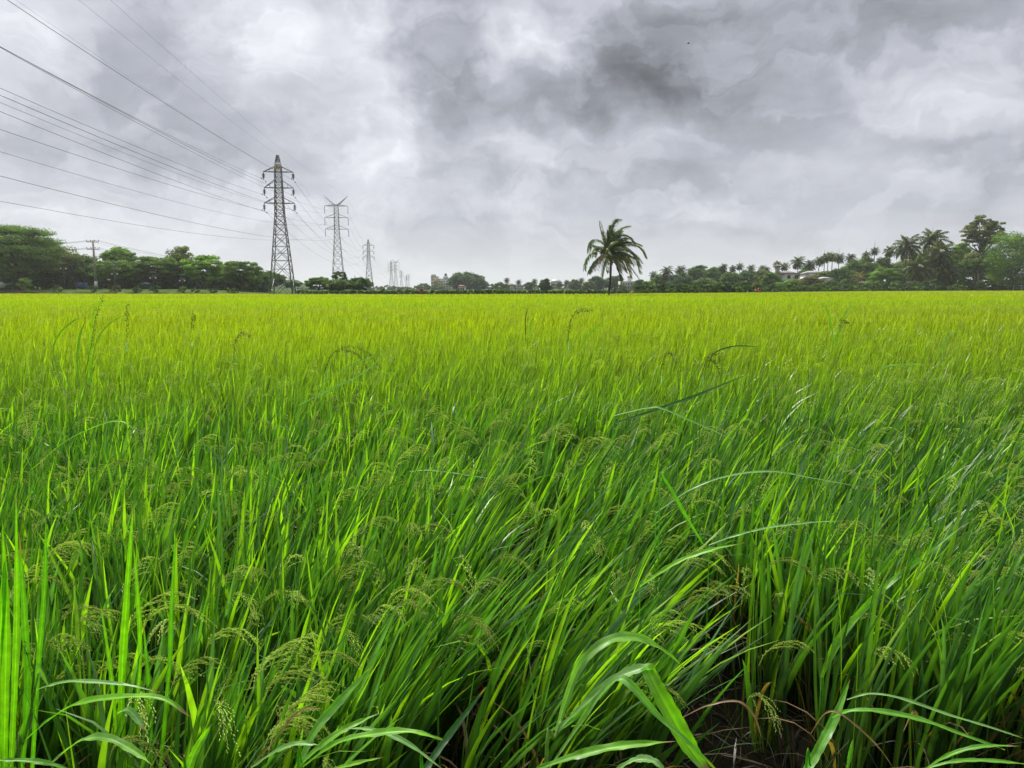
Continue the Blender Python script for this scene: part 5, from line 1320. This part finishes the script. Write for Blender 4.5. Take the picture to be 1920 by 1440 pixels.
# taller weeds standing above the crop
TY = lambda py: 1.02 * F / (py - 541.5)
GT = 'tall weeds standing above the crop'
def tall(label, curves, px, py, Y, name='tall_grass'):
    Y = TY(py)
    p = at(px, py, Y); root = empty(name, (p.x, Y, 0), label, 'tall grass', GT)
    mb = MB(); mb.tube([(0, 0, -.02), (0, 0, p.z * .5), (0, 0, p.z)], [.006, .005, .004], 6, col=WG); mb.build('stem', M_weed, root)
    for (pts, w, c) in curves: leaf_curve(root, [((px + pts[0][0] * 2) / 3, py)] + pts, w * .8, Y, Y * 1.02, c, up=.3, base_w=.5)
    return root
def heads(root, pts, Y, col, n=26, L=.018):
    """a seed head along a curve"""
    Y = root.location.y
    C = catmull([np.array(at(*q, Y)) for q in pts], n) - np.array(root.location); L = L * Y / 6; mb = MB(); r = np.random.default_rng(int(pts[0][0]))
    mb.tube(C, np.linspace(.003, .0012, n), 4, col=col, cap=False)
    for k in range(3, n):
        for s in range(5):
            d = norm(r.normal(0, 1, 3) + np.array((.4, 0, -.3))); c = C[k] + d * L * .8; u = norm(np.cross(d, r.normal(0, 1, 3)))
            mb.add([c - d * L * .5, c + u * L * .18, c + d * L * .5, c - u * L * .18], q=[(0, 1, 2, 3)], col=np.array(col) * r.uniform(.7, 1.3))
    mb.build('seed_head', M_grain, root)
DKG = (.06, .10, .02); DKG2 = (.10, .22, .025)
t1 = tall('tallest cluster of weedy grass rising above the crop at the left', [([(100, 660), (112, 625), (136, 603), (152, 596)], 4, DKG2), ([(145, 670), (150, 628), (162, 596)], 5, DKG2), ([(178, 650), (200, 612), (238, 587)], 3, DKG2), ([(172, 610), (178, 580), (190, 556)], 3, WG)], 150, 720, 6.0)
heads(t1, [(160, 700), (172, 640), (178, 600), (192, 556)], 6.0, (.10, .15, .03))
t2 = tall('upright dark seed spike right of the tallest weed cluster', [([(238, 640)], 4, WG)], 238, 660, 7.0); heads(t2, [(238, 640), (238, 605), (239, 568)], 7.0, DKG, 18)
t3 = tall('short thick dark seed spike in the left part of the field', [([(360, 640)], 4, WG)], 360, 650, 7.5); heads(t3, [(358, 625), (360, 605), (363, 588)], 7.5, DKG, 16, .014); heads(t3, [(363, 618), (364, 602), (366, 590)], 7.5, DKG, 14, .012)
t4 = tall('arching dark seed head standing out just left of the lone palm', [([(1065, 640)], 4, WG)], 1066, 660, 6.5); heads(t4, [(1065, 640), (1070, 600), (1085, 583), (1108, 580)], 6.5, DKG, 24)
t5 = tall('drooping brown seed head left of the middle of the field', [([(440, 660)], 4, WG)], 436, 690, 5.8); heads(t5, [(437, 670), (442, 638), (452, 625), (472, 632)], 5.8, (.10, .11, .03), 24)
t6 = tall('slanting dark grass leaf below the lone palm', [([(1095, 640), (1120, 612), (1152, 590)], 3, WG)], 1085, 665, 6.8)
t7 = tall('broad arched dark seed head among the middle of the field', [([(612, 690)], 4, WG)], 606, 720, 4.9); heads(t7, [(608, 700), (622, 665), (655, 650), (690, 662), (712, 690)], 4.9, (.10, .14, .035), 34); heads(t7, [(640, 656), (670, 665), (695, 700)], 4.9, (.10, .14, .035), 24)
t8 = tall('dark drooping seed heads right of the middle, left one', [([(1240, 700)], 4, WG)], 1238, 720, 5.2); heads(t8, [(1238, 705), (1244, 672), (1256, 660), (1268, 685)], 5.2, (.10, .12, .03), 22)
t9 = tall('dark drooping seed heads right of the middle, right one', [([(1318, 700)], 4, WG)], 1316, 725, 5.1); heads(t9, [(1316, 705), (1326, 672), (1342, 664), (1358, 698)], 5.1, (.12, .14, .035), 26); heads(t9, [(1326, 676), (1340, 680), (1350, 705)], 5.1, (.12, .14, .035), 20)
t10 = tall('long leaf lying to the right over the field under the right-hand wood', [([(1340, 662), (1380, 649), (1432, 651)], 4, WD)], 1300, 690, 5.5)
t11 = tall('forked grass tips standing above the crop at the right', [([(1560, 620), (1552, 585), (1544, 566)], 3, WG), ([(1575, 610), (1590, 580), (1602, 570)], 3, WG)], 1568, 650, 7.2); heads(t11, [(1575, 620), (1578, 602), (1592, 608)], 7.2, DKG, 14)
t12 = tall('pale arched leaf bending right in the right part of the field', [([(1770, 645), (1785, 625), (1812, 620)], 4, WP)], 1766, 670, 6.4)
t13 = tall('thin upright dark leaf pair left of the lone palm', [([(985, 600), (991, 574)], 3, DKG), ([(995, 610), (1002, 588)], 3, WG)], 988, 640, 7.4)
t14 = tall('thin upright leaf in the middle of the field beyond the arched seed head', [([(820, 630), (827, 598)], 3, WG)], 818, 650, 7.0)
t15 = tall('pale wide leaf arching at the far right of the field', [([(1655, 690), (1690, 684), (1745, 683)], 4, WP)], 1640, 705, 5.4)
# brighter broad rice shoots at the lower left
GH = 'broad bright shoots at the lower left'
def shoots(label, px, Y, leaves):
    p = at(px, 1440, Y); root = empty('rice_plant', (p.x, Y, 0), label, 'rice plant', GH)
    for (pts, w, c, up_) in leaves: 
        c = np.array(c) * .85
        q = [np.array(at(a, b, Y)) for a, b in pts]
        leaf_curve(root, pts, w * .72, Y, Y + .08, c, up=up_, base_w=.7, tw=.25)
    mb = MB(); mb.tube([(0, 0, -.02), (0, 0, .3), (0, 0, float(p.z))], [.006, .005, .004], 6, col=WG); mb.build('stem', M_weed, root)
shoots('tallest broad bright shoots at the left edge of the picture', 15, 1.95, [([(8, 1450), (10, 1300), (12, 1150), (4, 975)], 22, WL, .1), ([(20, 1450), (28, 1280), (32, 1120), (30, 918)], 17, WL, .1), ([(40, 1450), (52, 1300), (46, 1150), (36, 1000)], 18, WG, .1), ([(0, 1450), (-6, 1300), (6, 1120), (10, 1040)], 20, WL, .1), ([(60, 1450), (72, 1250), (84, 1100), (86, 965)], 14, WG, .15)])
shoots('broad bright shoots right of the left-edge cluster', 235, 2.1, [([(232, 1450), (228, 1300), (238, 1120), (250, 945)], 20, WL, .1), ([(222, 1450), (214, 1320), (204, 1230), (188, 1130)], 11, WL, .1), ([(240, 1450), (262, 1250), (258, 1110), (250, 1020)], 12, WL, .1), ([(300, 1450), (318, 1250), (322, 1140), (330, 985)], 13, WG, .1), ([(285, 1450), (280, 1300), (268, 1160)], 12, WG, .15)])
